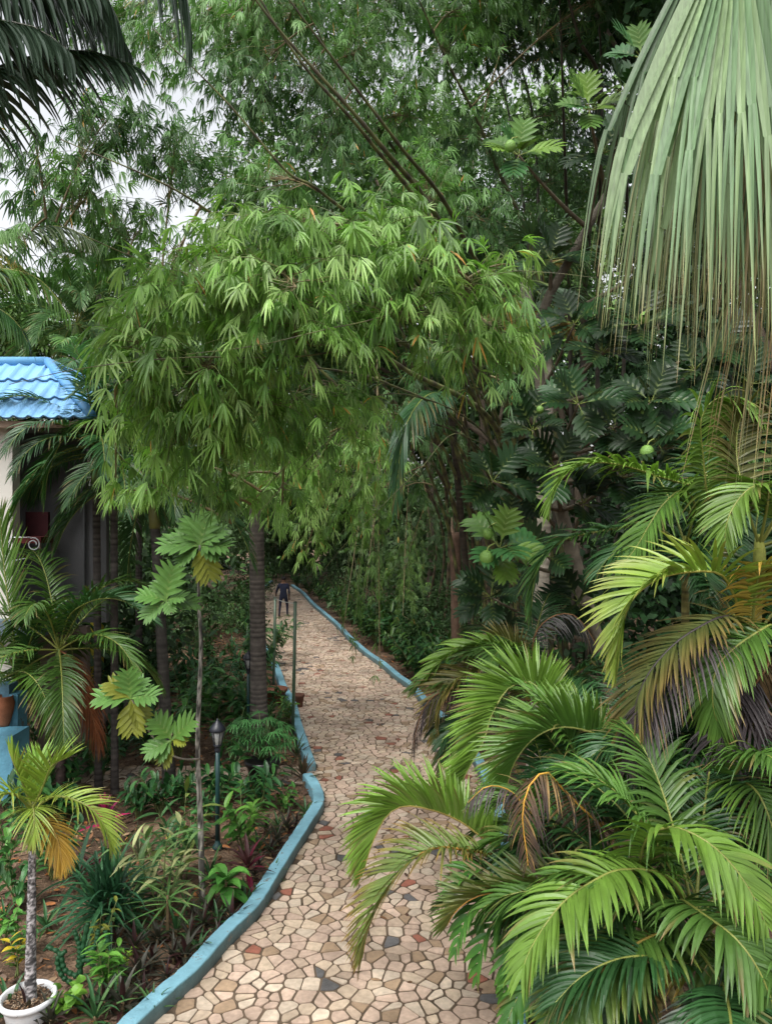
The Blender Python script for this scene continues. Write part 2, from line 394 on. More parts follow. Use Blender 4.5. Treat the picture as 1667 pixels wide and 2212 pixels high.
# ------------------------------------------------------------------ palm fronds
LPROF = {4: [.45, 1, .9, .55, .04], 3: [.5, 1, .75, .05], 5: [.4, .95, 1, .8, .5, .03], 6: [.4, .9, 1, .92, .75, .45, .02]}
def frond(mb, pts, L=.4, n=40, w=.03, a0=62, a1=24, lift=.35, droop=.9, c0=BRIGHT, c1=None, cr_=None, start=.2, roll=0, seed=0,
          r0=.012, seg=4, jit=.12, hang=None, tipc=None, lprof=None, side=None, fold=.3, cp=2.0, dmg=.10):
    """one pinnate palm leaf: a curved rachis and two rows of leaflets"""
    g = np.random.default_rng(seed+100)
    c1 = c0 if c1 is None else c1; cr_ = C(.30, .33, .08) if cr_ is None else cr_
    p = cr(pts, 24); rr = r0*(1-np.linspace(0, 1, 24))**.7+.002
    tube(mb, p, rr, 5, cr_, 0, False)
    t = np.linspace(start, .995, n); idx = t*(len(p)-1); i0 = np.clip(idx.astype(int), 0, len(p)-2); f = (idx-i0)[:, None]
    B = p[i0]*(1-f)+p[i0+1]*f; TT = unit(np.gradient(p, axis=0)); T = unit(TT[i0]*(1-f)+TT[i0+1]*f)
    if side is None:
        h = p[-1]-p[0]; h = A(h[0], h[1], 0)
        if np.linalg.norm(h) < 1e-3: h = A(1, 0, 0)
        s0 = unit(np.cross(h, A(0, 0, 1)))
    else: s0 = unit(np.asarray(side, float))
    S = unit(s0[None]-T*(T@s0)[:, None]); N = np.cross(S, T)
    N = np.where((N[:, 2:3] < 0) & (np.abs(T[:, 2:3]) < .5), N, N)
    if roll:
        cr1, sr1 = math.cos(R(roll)), math.sin(R(roll)); S, N = S*cr1+N*sr1, N*cr1-S*sr1
    q = (t-start)/(1-start)
    lp = np.interp(q, [0, .12, .35, .65, .88, 1], [.55, .82, 1, .95, .62, .38] if lprof is None else lprof)
    ang = np.radians(a0+(a1-a0)*q**1.2)
    for sg in (-1, 1):
        aj = ang+g.normal(0, jit*.5, n); lj = lift+g.normal(0, jit, n)
        D = T*np.cos(aj)[:, None]+(S*sg*np.cos(lj)[:, None]+N*np.sin(lj)[:, None])*np.sin(aj)[:, None]
        Bj = B+T*g.normal(0, .004, n)[:, None]
        Nn = unit(N*np.cos(lj)[:, None]-S*sg*np.sin(lj)[:, None])
        Lj = L*lp*g.uniform(.9, 1.08, n); k = g.uniform(.82, 1.15, (n, 1))
        dr = droop*g.uniform(.7, 1.3, n)
        keep = g.random(n) > .035; Lj = np.where(g.random(n) < .05, Lj*g.uniform(.35, .75, n), Lj)
        tipc_ = np.where(g.random((n, 1)) < dmg, C(.26, .17, .07)[None], c1*k); bc = c0*k
        bend = g.random(n) < .05; dr = np.where(bend, dr*2.2, dr)
        Bj, D, Nn, Lj, dr, bc, tipc_, lpj = Bj[keep], D[keep], Nn[keep], Lj[keep], dr[keep], bc[keep], tipc_[keep], lp[keep]; m_ = len(Bj)
        strips(mb, Bj, D, Nn, Lj, w*np.sqrt(lpj)*g.uniform(.75, 1.15, m_), dr, seg, LPROF[seg], bc, tipc_, fold, cp)
    return mb
def fr(uvy): return [P(*a) for a in uvy]

def ring_trunk(mb, pts, r0, r1, ring=.09, ca=C(.13, .11, .09), cb=C(.07, .06, .05), sides=12, seed=0, mottle=False):
    if mottle: ring = .035; sides = 18
    ln = np.sum(np.linalg.norm(np.diff(np.array(pts), axis=0), axis=1)); nr = max(4, int(ln/ring)); n = nr*3+1
    p = cr(pts, n); t = np.linspace(0, 1, n); g = np.random.default_rng(seed)
    ph = np.arange(n) % 3
    rad = (r0+(r1-r0)*t)*(1+.30*np.exp(-t*14))*(1+np.where(ph == 0, .03, np.where(ph == 1, -.012, .0))*g.uniform(.2, 1.6, n))*g.uniform(.985, 1.015, n)
    mixr = g.uniform(0, 1, (n, 1)); col = np.where((ph == 0)[:, None], ca[None]*1.2, np.where((ph == 1)[:, None], cb[None]*mixr+ca[None]*(1-mixr), ca[None]))*g.uniform(.72, 1.2, (n, 1))
    tube(mb, p, rad, sides, col, mottle=mottle)
    return p
def palm(name, label, base, top, r0, r1, fronds=14, FL=1.8, LL=.45, lw=.035, nleaf=36, c0=MID, c1=None, droop=1.0, lift=.45, arch=1.0, seed=1,
         shaft=.5, el=(78, -25), explicit=(), group=None, ca=C(.13, .11, .09), cb=C(.07, .06, .05), mid=None, shc=C(.16, .24, .06), fr_r=.014, az0=0, azr=None, seg=4, mottle=False):
    base = np.array(base); top = np.array(top)
    t = thing(name, label, 'palm tree', base, group); g = np.random.default_rng(seed)
    mb = MB(); pts = [base-A(0, 0, .05)]+([np.array(mid)] if mid is not None else [])+[top-A(0, 0, shaft)]
    ring_trunk(mb, pts, r0, r1, ca=ca, cb=cb, seed=seed, mottle=mottle); mb.build('trunk', M['bark'], t)
    if shaft:
        mb = MB(); tube(mb, cr([top-A(0, 0, shaft+.02), top-A(0, 0, shaft*.5), top+A(0, 0, .05)], 8), np.array([1.0, 1.18, 1.12, 1.0, .9, .75, .6, .4])*r1*1.1, 10, shc); mb.build('crownshaft', M['gloss'], t)
    for k in range(fronds):
        az = az0+(k*2.39996 if azr is None else g.uniform(*azr)); q = (k+.5)/fronds
        e = R(el[0]+(el[1]-el[0])*q+g.normal(0, 5)); h = A(math.cos(az), math.sin(az), 0); l = FL*g.uniform(.85, 1.1)
        d0 = h*math.cos(e)+A(0, 0, math.sin(e)); ps = [top]; d = d0.copy(); n = 7
        for i in range(n):
            ps.append(ps[-1]+unit(d)*l/n); d = unit(d+A(0, 0, -1)*arch*.30*(i+1)/n*1.6)
        mb = MB(); frond(mb, ps, LL, nleaf, lw, 60, 26, lift, droop, c0*g.uniform(.75, 1.25), c1, None, .15, 0, seed*37+k, fr_r, seg)
        mb.build('frond', M['leaf'], t)
    for k, e in enumerate(explicit):
        mb = MB(); kw = dict(e[1]); m = kw.pop('mat', 'leaf'); frond(mb, e[0], seed=seed*91+k, **kw); o = mb.build('frond', M[m], t)
        if 'lab' in e[2:]: pass
        if len(e) > 2: o['label'] = e[2]
    return t
# ------------------------------------------------------------------ bamboo
def arc(a, b, n=8, sag=.12):
    t = np.linspace(0, 1, n)[:, None]; l = np.linalg.norm(b-a)
    return a+(b-a)*t+A(0, 0, 1)*(4*t*(1-t))*l*sag*.6
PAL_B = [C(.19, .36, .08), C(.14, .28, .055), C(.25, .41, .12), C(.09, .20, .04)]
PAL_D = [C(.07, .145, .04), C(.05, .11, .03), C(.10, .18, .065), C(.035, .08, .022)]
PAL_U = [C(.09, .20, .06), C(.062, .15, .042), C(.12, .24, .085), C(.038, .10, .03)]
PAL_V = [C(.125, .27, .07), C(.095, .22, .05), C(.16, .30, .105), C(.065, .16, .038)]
PAL_M = [C(.11, .21, .045), C(.075, .16, .033), C(.145, .25, .075), C(.05, .12, .028)]
def bamboo(name, label, base, culms, blobs, seed=1, group=None, ccol=C(.12, .13, .045)):
    t = thing(name, label, 'bamboo', base, group); g = np.random.default_rng(seed); lines = []; objs = []
    for pts, r in culms:
        L = np.sum(np.linalg.norm(np.diff(np.array(pts), axis=0), axis=1)); n = max(12, int(L/.11)); p = cr(pts, n); tt = np.linspace(0, 1, n)
        rad = r*np.clip(1-.9*tt**2.6, .12, 1); rad = rad*np.where(np.arange(n) % 3 == 0, 1.16, 1.0)
        dark = g.uniform(.55, 1.2); col = np.where((np.arange(n) % 3 == 0)[:, None], C(.05, .04, .03)[None], ccol[None]*dark)*g.uniform(.8, 1.2, (n, 1))
        mb = MB(); tube(mb, p, rad, 8, col); o = mb.build('culm', M['culm'], t); lines.append(p); objs.append(o)
    per = [dict(B=[], D=[], N=[], L=[], W=[], dr=[], c=[], tw=MB()) for _ in culms]
    allp = np.concatenate(lines); own = np.concatenate([np.full(len(l), i) for i, l in enumerate(lines)])
    for bl in blobs:
        c, rad, ns, leafL, pal = bl[:5]; drp = bl[5] if len(bl) > 5 else .9
        c = np.array(c); rad = np.array(rad)
        k = np.argmin(np.linalg.norm(allp-c-A(0, 0, .3), axis=1)); ci = own[k]; q = per[ci]; root = allp[k]
        br = arc(root, c, 10, .15); tube(q['tw'], br, np.linspace(.016, .007, 10), 5, C(.13, .10, .04), cap=False)
        for s in range(ns):
            e = g.normal(0, 1, 3); e = e/np.linalg.norm(e)*g.uniform(.25, 1)**.5*rad
            E = c+e; j = int(g.integers(3, 10)); S0 = br[j]+g.normal(0, .02, 3); S0 = S0+(E-S0)*g.uniform(0, .45)
            ln = np.linalg.norm(E-S0)
            if ln < .15: continue
            tw = arc(S0, E, 8, .16); tube(q['tw'], tw, np.linspace(.0045, .0015, 8), 3, C(.14, .17, .05)*g.uniform(.4, 1.2), cap=False); sc_ = g.uniform(.62, 1.12)
            if j > 0: tube(q['tw'], arc(br[j], S0, 4, .05), .004, 3, C(.14, .11, .05), cap=False)
            nf = int(np.clip(ln/(leafL*.5*sc_), 2, 9)); T = unit(tw[-1]-tw[-2]); base_c = pal[int(g.integers(len(pal)))]*g.uniform(.8, 1.2)
            for i in range(nf):
                u = (i+1)/nf; x = u*7; a = min(int(x), 6); pt = tw[a]*(1-(x-a))+tw[a+1]*(x-a)
                m = unit(T*g.uniform(.2, .9)+g.normal(0, .45, 3)+A(0, 0, -.75)); pt = pt+m*g.uniform(.0, .05)
                nn = g.normal(0, 1, 3)+A(0, 0, 1.2); sd = unit(np.cross(m, nn)); nn = np.cross(sd, m)
                kk = int(g.integers(5, 10)); an = np.linspace(-1, 1, kk)*g.uniform(.55, 1.05)+g.normal(0, .07, kk)
                Dk = m[None]*np.cos(an)[:, None]+sd[None]*np.sin(an)[:, None]
                bb = pt[None]+Dk*.01+m[None]*g.uniform(-.03, .0, (kk, 1))
                q['B'].append(bb); q['D'].append(Dk+g.normal(0, .08, (kk, 3))); q['N'].append(np.tile(nn, (kk, 1))+g.normal(0, .25, (kk, 3)))
                q['L'].append(sc_*leafL*(1-.35*np.abs(np.linspace(-1, 1, kk)))*g.uniform(.75, 1.15, kk)); q['W'].append(sc_**.6*leafL*.078*g.uniform(.75, 1.15, kk)); q['dr'].append(drp*g.uniform(.4, 1.3, kk))
                cc = np.tile(base_c, (kk, 1))*g.uniform(.78, 1.22, (kk, 1)); od = g.random(kk) < .006; cc[od] = C(.5, .26, .06); q['c'].append(cc)
    for q, o in zip(per, objs):
        if not q['B']: continue
        mb = q['tw']; cc = np.concatenate(q['c'])
        o2 = mb.build('branches', M['culm'], o)
        mb = MB(); n = len(cc)
        strips(mb, np.concatenate(q['B']), np.concatenate(q['D']), np.concatenate(q['N']), np.concatenate(q['L']), np.concatenate(q['W']), np.concatenate(q['dr']), 3,
               [.3, 1, .75, .03], cc, cc*C(1.12, 1.05, 1.0), .18)
        mb.build('foliage', M['bleaf'], o)
    return t

# ------------------------------------------------------------------ broadleaf trees and shrubs of small leaves
def leafcloud(mb, cs, rads, ns, leaf, pal, g, ratio=.45, clumps=26, droop=.3):
    for c, rd, n in zip(cs, rads, ns):
        c = np.array(c); rd = np.array(rd)
        e = unit(g.normal(0, 1, (clumps, 3)))*(g.uniform(.15, 1, (clumps, 1))**.45)*rd
        lv = g.uniform(.65, 1.3, clumps); pi = g.integers(0, len(pal), clumps); k = g.integers(0, clumps, n)
        p = c+e[k]+g.normal(0, 1, (n, 3))*rd*.17
        D = unit(g.normal(0, 1, (n, 3))+unit(p-c)*.9+A(0, 0, -.2)); N = g.normal(0, .6, (n, 3))+A(0, 0, 1)
        L = leaf*g.uniform(.6, 1.25, n); col = np.array(pal)[pi[k]]*(lv[k]*g.uniform(.8, 1.2, n))[:, None]
        strips(mb, p, D, N, L, L*ratio, droop, 2, [.12, 1, .05], col, col, .2, two=True)
def tree(name, label, base, h, blobs, leaf=.12, pal=PAL_D, seed=1, r=.15, group=None, tcol=C(.09, .07, .05), n0=3900, ratio=.45, cat='tree', clumps=26):
    base = np.array(base, float); t = thing(name, label, cat, base, group); g = np.random.default_rng(seed)
    top = base+A(g.normal(0, .2), g.normal(0, .2), h); mb = MB(); tr = cr([base-A(0, 0, .05), (base+top)/2+g.normal(0, .12, 3)*A(1, 1, 0), top], 14)
    tube(mb, tr, r*(1-np.linspace(0, .6, 14)), 9, tcol)
    for c, rd in blobs:
        k = int(g.integers(5, 12)); b = arc(tr[k], np.array(c), 8, .1); tube(mb, b, np.linspace(r*.45, r*.12, 8), 6, tcol)
        for _ in range(3):
            e = np.array(c)+unit(g.normal(0, 1, 3))*np.array(rd)*.6; tube(mb, arc(b[int(g.integers(4, 8))], e, 5, .08), np.linspace(r*.12, r*.04, 5), 4, tcol)
    mb.build('trunk', M['bark'], t)
    mb = MB(); leafcloud(mb, [b[0] for b in blobs], [b[1] for b in blobs], [n0]*len(blobs), leaf, pal, g, ratio, clumps); mb.build('crown', M['tree'], t)
    return t

# ------------------------------------------------------------------ breadfruit: big lobed leaves in rosettes
def lobed(mb, b, d, n, L, c, droop=.5, mi=0, k=5, gold=None):
    """a pinnately lobed leaf: midrib plate plus k pairs of pointed lobes"""
    d = unit(d); s = unit(np.cross(d, n)); n = np.cross(s, d); W = L*.115; ns = 9
    prof = np.array([.12, .5, .9, 1.1, 1.15, 1.1, 1.0, .85, .5, .04])
    pts = [b]; dd = d.copy(); dirs = [d]
    for i in range(ns): pts.append(pts[-1]+dd*L/ns); dd = unit(d+A(0, 0, -1)*droop*((i+1)/ns)**1.5); dirs.append(dd)
    pts = np.array(pts); dirs = np.array(dirs)
    V = []; 
    for i in range(ns+1):
        ln = np.cross(s, dirs[i]); V += [pts[i]-s*W*prof[i]+ln*W*.25*prof[i], pts[i], pts[i]+s*W*prof[i]+ln*W*.25*prof[i]]
    F = [[i*3+j, i*3+j+1, i*3+j+4, i*3+j+3] for i in range(ns) for j in (0, 1)]
    col = np.tile(c, (len(V), 1)); col[1::3] = c*.6+C(.25, .32, .08)*.4
    mb.add(V, F, col, mi)
    B = []; D = []; Ls = []; N = []
    for i in range(k):
        t = .2+.68*i/(k-1); x = t*ns; a = int(x); p = pts[a]*(1-(x-a))+pts[min(a+1, ns)]*(x-a); T = dirs[a]; ln = np.cross(s, T)
        for sg in (-1, 1):
            an = R(62-30*t); B.append(p+T*L*.0); D.append(T*math.cos(an)+(s*sg+ln*.22)*math.sin(an)); N.append(ln); Ls.append(L*(.36+.42*math.sin(math.pi*min(1, t*1.1))**.8)*.86)
    Ls = np.array(Ls)
    strips(mb, B, D, N, Ls, Ls*.29, droop*.8, 4, [1.0, 1.0, 1, .75, .03], np.tile(c, (len(B), 1)), np.tile(c*1.05, (len(B), 1)), .15, mi=mi)
def rosette_lobed(mb, c, axis, n, L, col, g, spread=(35, 100), droop=.6, pal=None):
    axis = unit(axis); a = unit(np.cross(axis, A(.3, .8, .1))); b = np.cross(axis, a)
    for i in range(n):
        az = i*2.4+g.normal(0, .2); e = R(spread[0]+(spread[1]-spread[0])*(i+.5)/n); d = axis*math.cos(e)+(a*math.cos(az)+b*math.sin(az))*math.sin(e)
        nn = axis*math.sin(e)-(a*math.cos(az)+b*math.sin(az))*math.cos(e)
        if nn[2] < 0: nn = nn*.4+A(0, 0, .6)
        cc = (col if pal is None else pal[int(g.integers(len(pal)))])*g.uniform(.8, 1.25); LL = L*g.uniform(.75, 1.1)
        p0 = np.array(c)+d*.02; p1 = p0+d*LL*.18; tube(mb, [p0, p1], .006, 4, C(.2, .25, .06), cap=False)
        lobed(mb, p1, d, nn, LL*.85, cc, droop*g.uniform(.6, 1.3))
def icos(mb, c, r, col, sc=(1, 1, 1.1), n=10, m=14):
    prof = [(math.sin(math.pi*i/n)*r+1e-4, -math.cos(math.pi*i/n)*r*sc[2]) for i in range(n+1)]
    lathe(mb, c, prof, m, col)

# ------------------------------------------------------------------ the scene: backdrop trees
def blobs_px(lst): return [(P(u, v, Y), (ru/1670*Y, rY, rv/1670*Y)) for u, v, Y, ru, rv, rY in lst]
bt = 'trees closing the view far behind the garden'
def bgtree(lab, u, vb, Y, lst, seed, leaf=.22, pal=PAL_D, n0=3900, r=.2, nm='broadleaf_tree', **k):
    b = P(u, 1120, Y); b[2] = 0; bl = blobs_px(lst); h = np.mean([x[0][2] for x in bl])*.8
    return tree(nm, lab, b, h, bl, leaf, pal, seed, r, n0=n0, **k)
bgtree('dark dense tree closing the far end of the stone path', 760, 0, 54, [(700, 1120, 54, 150, 140, 3), (850, 1150, 52, 150, 130, 3), (760, 1000, 55, 190, 130, 4), (600, 1080, 56, 130, 150, 3)], 1, .3, n0=9360)
bgtree('tall background tree seen through the bamboo above the path end', 470, 0, 48, [(520, 960, 48, 170, 130, 4), (640, 800, 50, 190, 150, 4), (480, 700, 50, 180, 150, 4)], 2, .32, n0=6760)
bgtree('tall tree in shade behind the leaning bamboo on the right', 1080, 0, 40, [(1050, 1120, 38, 170, 130, 3), (1150, 950, 40, 200, 150, 3), (1000, 820, 42, 200, 150, 3), (1100, 620, 42, 220, 150, 3), (1150, 430, 42, 180, 120, 3)], 3, .28, n0=7280)
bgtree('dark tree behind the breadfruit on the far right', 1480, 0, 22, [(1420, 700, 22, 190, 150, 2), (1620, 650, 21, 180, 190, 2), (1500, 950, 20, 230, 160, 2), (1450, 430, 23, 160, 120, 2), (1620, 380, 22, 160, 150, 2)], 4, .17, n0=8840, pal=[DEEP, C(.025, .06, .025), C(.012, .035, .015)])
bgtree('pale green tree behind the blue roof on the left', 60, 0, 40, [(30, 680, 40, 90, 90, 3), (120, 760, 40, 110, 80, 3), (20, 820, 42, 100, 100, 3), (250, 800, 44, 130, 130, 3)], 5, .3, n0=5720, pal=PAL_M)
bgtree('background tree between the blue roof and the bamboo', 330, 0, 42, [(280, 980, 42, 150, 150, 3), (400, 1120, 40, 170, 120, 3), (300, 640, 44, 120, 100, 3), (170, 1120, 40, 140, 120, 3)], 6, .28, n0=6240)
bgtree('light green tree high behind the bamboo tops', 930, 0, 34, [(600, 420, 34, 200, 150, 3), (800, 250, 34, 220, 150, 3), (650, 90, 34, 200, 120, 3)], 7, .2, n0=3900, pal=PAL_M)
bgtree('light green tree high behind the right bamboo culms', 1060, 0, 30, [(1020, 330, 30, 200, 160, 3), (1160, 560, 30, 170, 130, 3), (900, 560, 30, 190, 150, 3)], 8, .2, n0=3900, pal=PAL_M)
bgtree('tree added for shade, its crown arching over the middle path from the right', 1250, 0, 24, [(700, 560, 23, 200, 170, 3.5), (880, 480, 24, 200, 170, 3.5), (620, 700, 25, 190, 120, 3), (900, 720, 25, 200, 130, 3), (1080, 560, 24, 160, 150, 3)], 12, .26, n0=5200, pal=PAL_D, r=.28)  # crown added behind the bamboo to darken the middle of the path
bgtree('tree added for shade, its crown arching over the far bend from the left', 330, 0, 33, [(520, 760, 33, 220, 130, 4), (700, 850, 34, 200, 110, 4), (600, 930, 36, 150, 70, 4), (420, 850, 32, 180, 120, 3)], 13, .3, n0=4200, pal=PAL_D, r=.25)  # second crown added behind the bamboo, darkens the far bend
tree('added_shade_tree', 'unseen dense tree added outside the right edge to shade the breadfruit', A(7.6, 12.5, 0), 8.5, [(A(5.2, 12, 13.2), (2.6, 2.6, 1.3)), (A(7.6, 10, 11), (2.2, 2.6, 2.2)), (A(8.6, 13.5, 7.5), (2.2, 3, 3)), (A(3.4, 14.5, 14.6), (2.6, 2.4, 1.2)), (A(9, 9, 6), (1.8, 2.6, 3)), (A(7.2, 15.5, 4.5), (1.6, 2.2, 3.4))], .24, [DEEP, DARK*.8], 14, .22, n0=6500)  # out of view, added to block sky light from the right side
# the wood that closes the view all round, too dense to count
gw = np.random.default_rng(123); mb = MB()
def wood(mb, x0, x1, y, z0, z1, n, leaf, pal, thick=3):
    k = max(20, int((x1-x0)*(z1-z0)/6)); cx = gw.uniform(x0, x1, k); cz = gw.uniform(z0, z1, k)*gw.uniform(.75, 1, k); cy = y+gw.normal(0, thick*.5, k); lv = gw.uniform(.55, 1.35, k)
    q = gw.integers(0, k, n); p = np.c_[cx[q], cy[q], cz[q]]+gw.normal(0, 1, (n, 3))*A(1.1, .8, .9); p[:, 2] = np.abs(p[:, 2]); c = np.array(pal)[gw.integers(0, len(pal), k)][q]*(lv[q]*gw.uniform(.8, 1.2, n))[:, None]
    strips(mb, p, gw.normal(0, 1, (n, 3))+A(0, -.3, -.3), gw.normal(0, .6, (n, 3))+A(0, -.4, 1), leaf*gw.uniform(.6, 1.2, n), leaf*.5, .3, 2, [.15, 1, .05], c, c, .2, two=True)
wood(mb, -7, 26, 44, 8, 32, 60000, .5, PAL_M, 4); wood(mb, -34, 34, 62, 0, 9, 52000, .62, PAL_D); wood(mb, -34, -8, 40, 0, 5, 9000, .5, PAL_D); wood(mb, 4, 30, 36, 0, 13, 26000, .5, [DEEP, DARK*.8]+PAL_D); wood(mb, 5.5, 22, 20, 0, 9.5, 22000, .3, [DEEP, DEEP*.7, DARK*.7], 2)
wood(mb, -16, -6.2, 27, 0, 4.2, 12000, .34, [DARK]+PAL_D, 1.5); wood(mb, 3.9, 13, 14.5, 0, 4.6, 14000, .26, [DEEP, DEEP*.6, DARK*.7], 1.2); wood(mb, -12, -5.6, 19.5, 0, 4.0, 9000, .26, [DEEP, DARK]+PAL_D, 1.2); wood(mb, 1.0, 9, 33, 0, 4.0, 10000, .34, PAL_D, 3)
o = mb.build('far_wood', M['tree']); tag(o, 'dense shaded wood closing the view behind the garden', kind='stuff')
# dark hedge shrubs along the far path
def shrub(nm, lab, c, rd, n, leaf, pal, seed, group=None, ratio=.45, cat='shrub', stems=5):
    c = np.array(c); base = A(c[0], c[1], 0); t = thing(nm, lab, cat, base, group); g = np.random.default_rng(seed)
    mb = MB()
    for _ in range(stems):
        e = c+g.normal(0, .35, 3)*np.array(rd); tube(mb, arc(base+g.normal(0, .05, 3)*A(1, 1, 0), e, 6, .05), np.linspace(.022, .008, 6), 5, C(.10, .07, .04))
    mb.build('stems', M['bark'], t); mb = MB(); leafcloud(mb, [c], [rd], [n], leaf, pal, g, ratio, max(14, n//90)); mb.build('foliage', M['tree'], t); return t
for i, (u, v, w_, lab) in enumerate([(800, 1390, 1.5, 'dark shrub at the outer side of the right kerb, nearest the far bend'), (765, 1345, 1.8, 'dark shrub beside the far stretch of the right kerb'), (900, 1440, 1.3, 'low dark shrub just outside the kerb by the bamboo stems'),
     (720, 1300, 2.3, 'leafy bush overhanging the far end of the blue kerb'), (545, 1300, 2.0, 'dark bush left of the walking person'), (500, 1370, 1.7, 'dark bush behind the ringed grey palm trunk'), (430, 1420, 1.6, 'dark bush in the shade between two palm trunks'), (960, 1420, 1.7, 'dark bush under the bamboo to the right of the path'), (1080, 1450, 1.7, 'dark bush behind the rear areca palm')]):
    b = G(u, v); shrub('hedge_bush', lab, b+A(.35 if u > 700 else 0, .9, w_*.62), (w_*.75, w_*.7, w_*.62), 2600, .11, PAL_D, 40+i, 'dark bushes along the far path')
# ------------------------------------------------------------------ bamboo clumps
near = [
 (P(560, 600, 6.1), (.9, .75, .42), 66, .28, PAL_B), (P(700, 520, 6.3), (.8, .7, .35), 58, .28, PAL_B), (P(430, 640, 6.0), (.75, .7, .45), 58, .28, PAL_B),
 (P(820, 560, 6.2), (.7, .6, .40), 49, .28, PAL_B), (P(300, 740, 5.9), (.45, .6, .45), 37, .28, PAL_B), (P(860, 690, 6.2), (.65, .6, .4), 49, .28, PAL_B),
 (P(1010, 640, 6.5), (.5, .5, .33), 37, .28, PAL_B), (P(640, 740, 6.0), (.8, .7, .4), 58, .24, PAL_B), (P(450, 800, 5.9), (.75, .6, .45), 49, .27, PAL_B),
 (P(780, 460, 7.0), (.9, .7, .35), 46, .24, PAL_B), (P(540, 500, 6.7), (.7, .6, .3), 34, .28, PAL_B), (P(1080, 720, 7.0), (.45, .5, .4), 31, .27, PAL_B), (P(1090, 570, 6.6), (.3, .35, .22), 14, .24, PAL_B),
 (P(560, 880, 6.4), (.8, .7, .4), 43, .22, PAL_B), (P(390, 920, 6.3), (.55, .6, .5), 31, .22, PAL_B), (P(700, 900, 7.2), (.9, .7, .45), 43, .22, PAL_B),
 (P(640, 620, 5.6), (.8, .5, .3), 30, .28, PAL_B), (P(930, 560, 6.2), (.5, .5, .3), 24, .28, PAL_B), (P(300, 850, 5.9), (.4, .4, .45), 22, .24, PAL_B), (P(1000, 760, 7), (.5, .5, .4), 26, .27, PAL_B), (P(480, 980, 6.6), (.7, .5, .4), 24, .22, PAL_B)]
baseA = A(3.1, 14.6, 0)
def BA(dx, dy): return baseA+A(dx, dy, 0)
culmsA = [([BA(0, 0), P(1135, 1200, 13.6), P(1075, 930, 11.3), P(870, 795, 8.3), P(740, 700, 6.9), P(600, 590, 6.0), P(470, 600, 5.7)], .045),
 ([BA(.2, .1), P(1120, 1050, 13), P(1000, 760, 10.2), P(880, 600, 8), P(760, 500, 6.8), P(600, 450, 6.4)], .032),
 ([BA(-.2, .1), P(1090, 1150, 13.4), P(1000, 930, 11), P(840, 830, 8.6), P(640, 790, 7), P(420, 790, 6.0), P(250, 830, 5.7)], .022),
 ([BA(.3, .3), P(1120, 900, 13), P(970, 520, 10.4), P(820, 310, 8.6), P(600, 60, 7.8), P(470, -120, 7.4)], .055),
 ([BA(.1, .4), P(1100, 900, 13.1), P(950, 520, 10.6), P(795, 300, 8.8), P(640, 120, 8.1), P(500, -110, 7.6)], .048),
 ([BA(.4, .2), P(1150, 880, 13.2), P(995, 500, 10.5), P(860, 310, 8.9), P(700, 100, 8.1), P(560, -90, 7.6)], .045),
 ([BA(-.2, .4), P(1070, 900, 13.9), P(900, 600, 11), P(700, 420, 9), P(620, 370, 8.6), P(490, 220, 8.2), P(330, 60, 7.8)], .042),
 ([BA(-.3, .2), P(1050, 920, 13.8), P(800, 700, 11), P(540, 520, 8.6), P(420, 435, 7.8), P(330, 385, 7.5), P(130, 300, 7.2)], .042),
 ([BA(0, .5), P(1100, 800, 14), P(900, 400, 12.5), P(760, 200, 11.4), P(620, -60, 10.4)], .045),
 ([BA(.5, .5), P(1180, 700, 14.2), P(1060, 330, 13), P(960, 120, 12), P(860, -100, 11.2)], .05),
 ([BA(-.5, .3), P(1010, 1000, 13.8), P(760, 860, 11.5), P(560, 660, 10.6), P(300, 560, 9.6), P(100, 470, 9.2)], .03),
 ([BA(.1, -.3), P(1090, 1000, 12), P(1020, 820, 8.5), P(940, 680, 6.6), P(760, 700, 5.7), P(560, 745, 5.5), P(400, 765, 5.4)], .014),
 ([BA(.1, -.1), P(1090, 1000, 12), P(1050, 780, 8.5), P(980, 640, 6.8), P(1080, 590, 6.0), P(1180, 588, 5.8), P(1290, 600, 5.6)], .012),
 ([BA(-.1, -.3), P(1080, 1050, 12), P(1000, 800, 9), P(900, 740, 7), P(640, 770, 6.0), P(400, 772, 5.6), P(180, 795, 5.3), P(20, 830, 5.1)], .016),
 ([BA(.2, -.4), P(1100, 1080, 12), P(1040, 930, 9.5), P(850, 850, 7.5), P(700, 960, 6.6), P(520, 1150, 6.2)], .012),
 ([BA(.2, -.2), P(1100, 1080, 12), P(1000, 940, 9.5), P(900, 1020, 8), P(760, 1160, 7.6), P(700, 1230, 7.4)], .010),
 ([BA(-0.9, 0.2), P(1075, 1230, 14.2), P(1010, 1030, 13.4), P(930, 850, 12.4), P(840, 660, 11.2)], 0.035), ([BA(-1.1, 0.5), P(1040, 1230, 14.6), P(985, 1030, 13.8), P(890, 850, 12.8), P(760, 660, 11.6)], 0.040), ([BA(-0.7, 0.0), P(1100, 1230, 14.0), P(1045, 1030, 13.2), P(970, 850, 12.2), P(880, 660, 11.0)], 0.030), ([BA(-1.3, 0.3), P(1010, 1230, 14.4), P(960, 1030, 13.6), P(905, 850, 12.6), P(850, 660, 11.4)], 0.028), ([BA(-0.5, 0.6), P(1120, 1230, 14.6), P(1080, 1030, 13.8), P(1030, 850, 12.8), P(960, 660, 11.6)], 0.040), ([BA(-1.0, 0.1), P(1060, 1230, 13.8), P(1000, 1030, 13.0), P(950, 850, 12.0), P(920, 660, 10.8)], 0.022), ([BA(-1.5, 0.7), P(985, 1230, 14.8), P(930, 1030, 14.0), P(840, 850, 13.0), P(720, 660, 11.8)], 0.032),
 ([BA(-.1, -.2), P(1080, 1050, 13), P(880, 900, 10), P(680, 960, 8.4), P(500, 1130, 7.2)], .016)]
up = []
gb = np.random.default_rng(77)
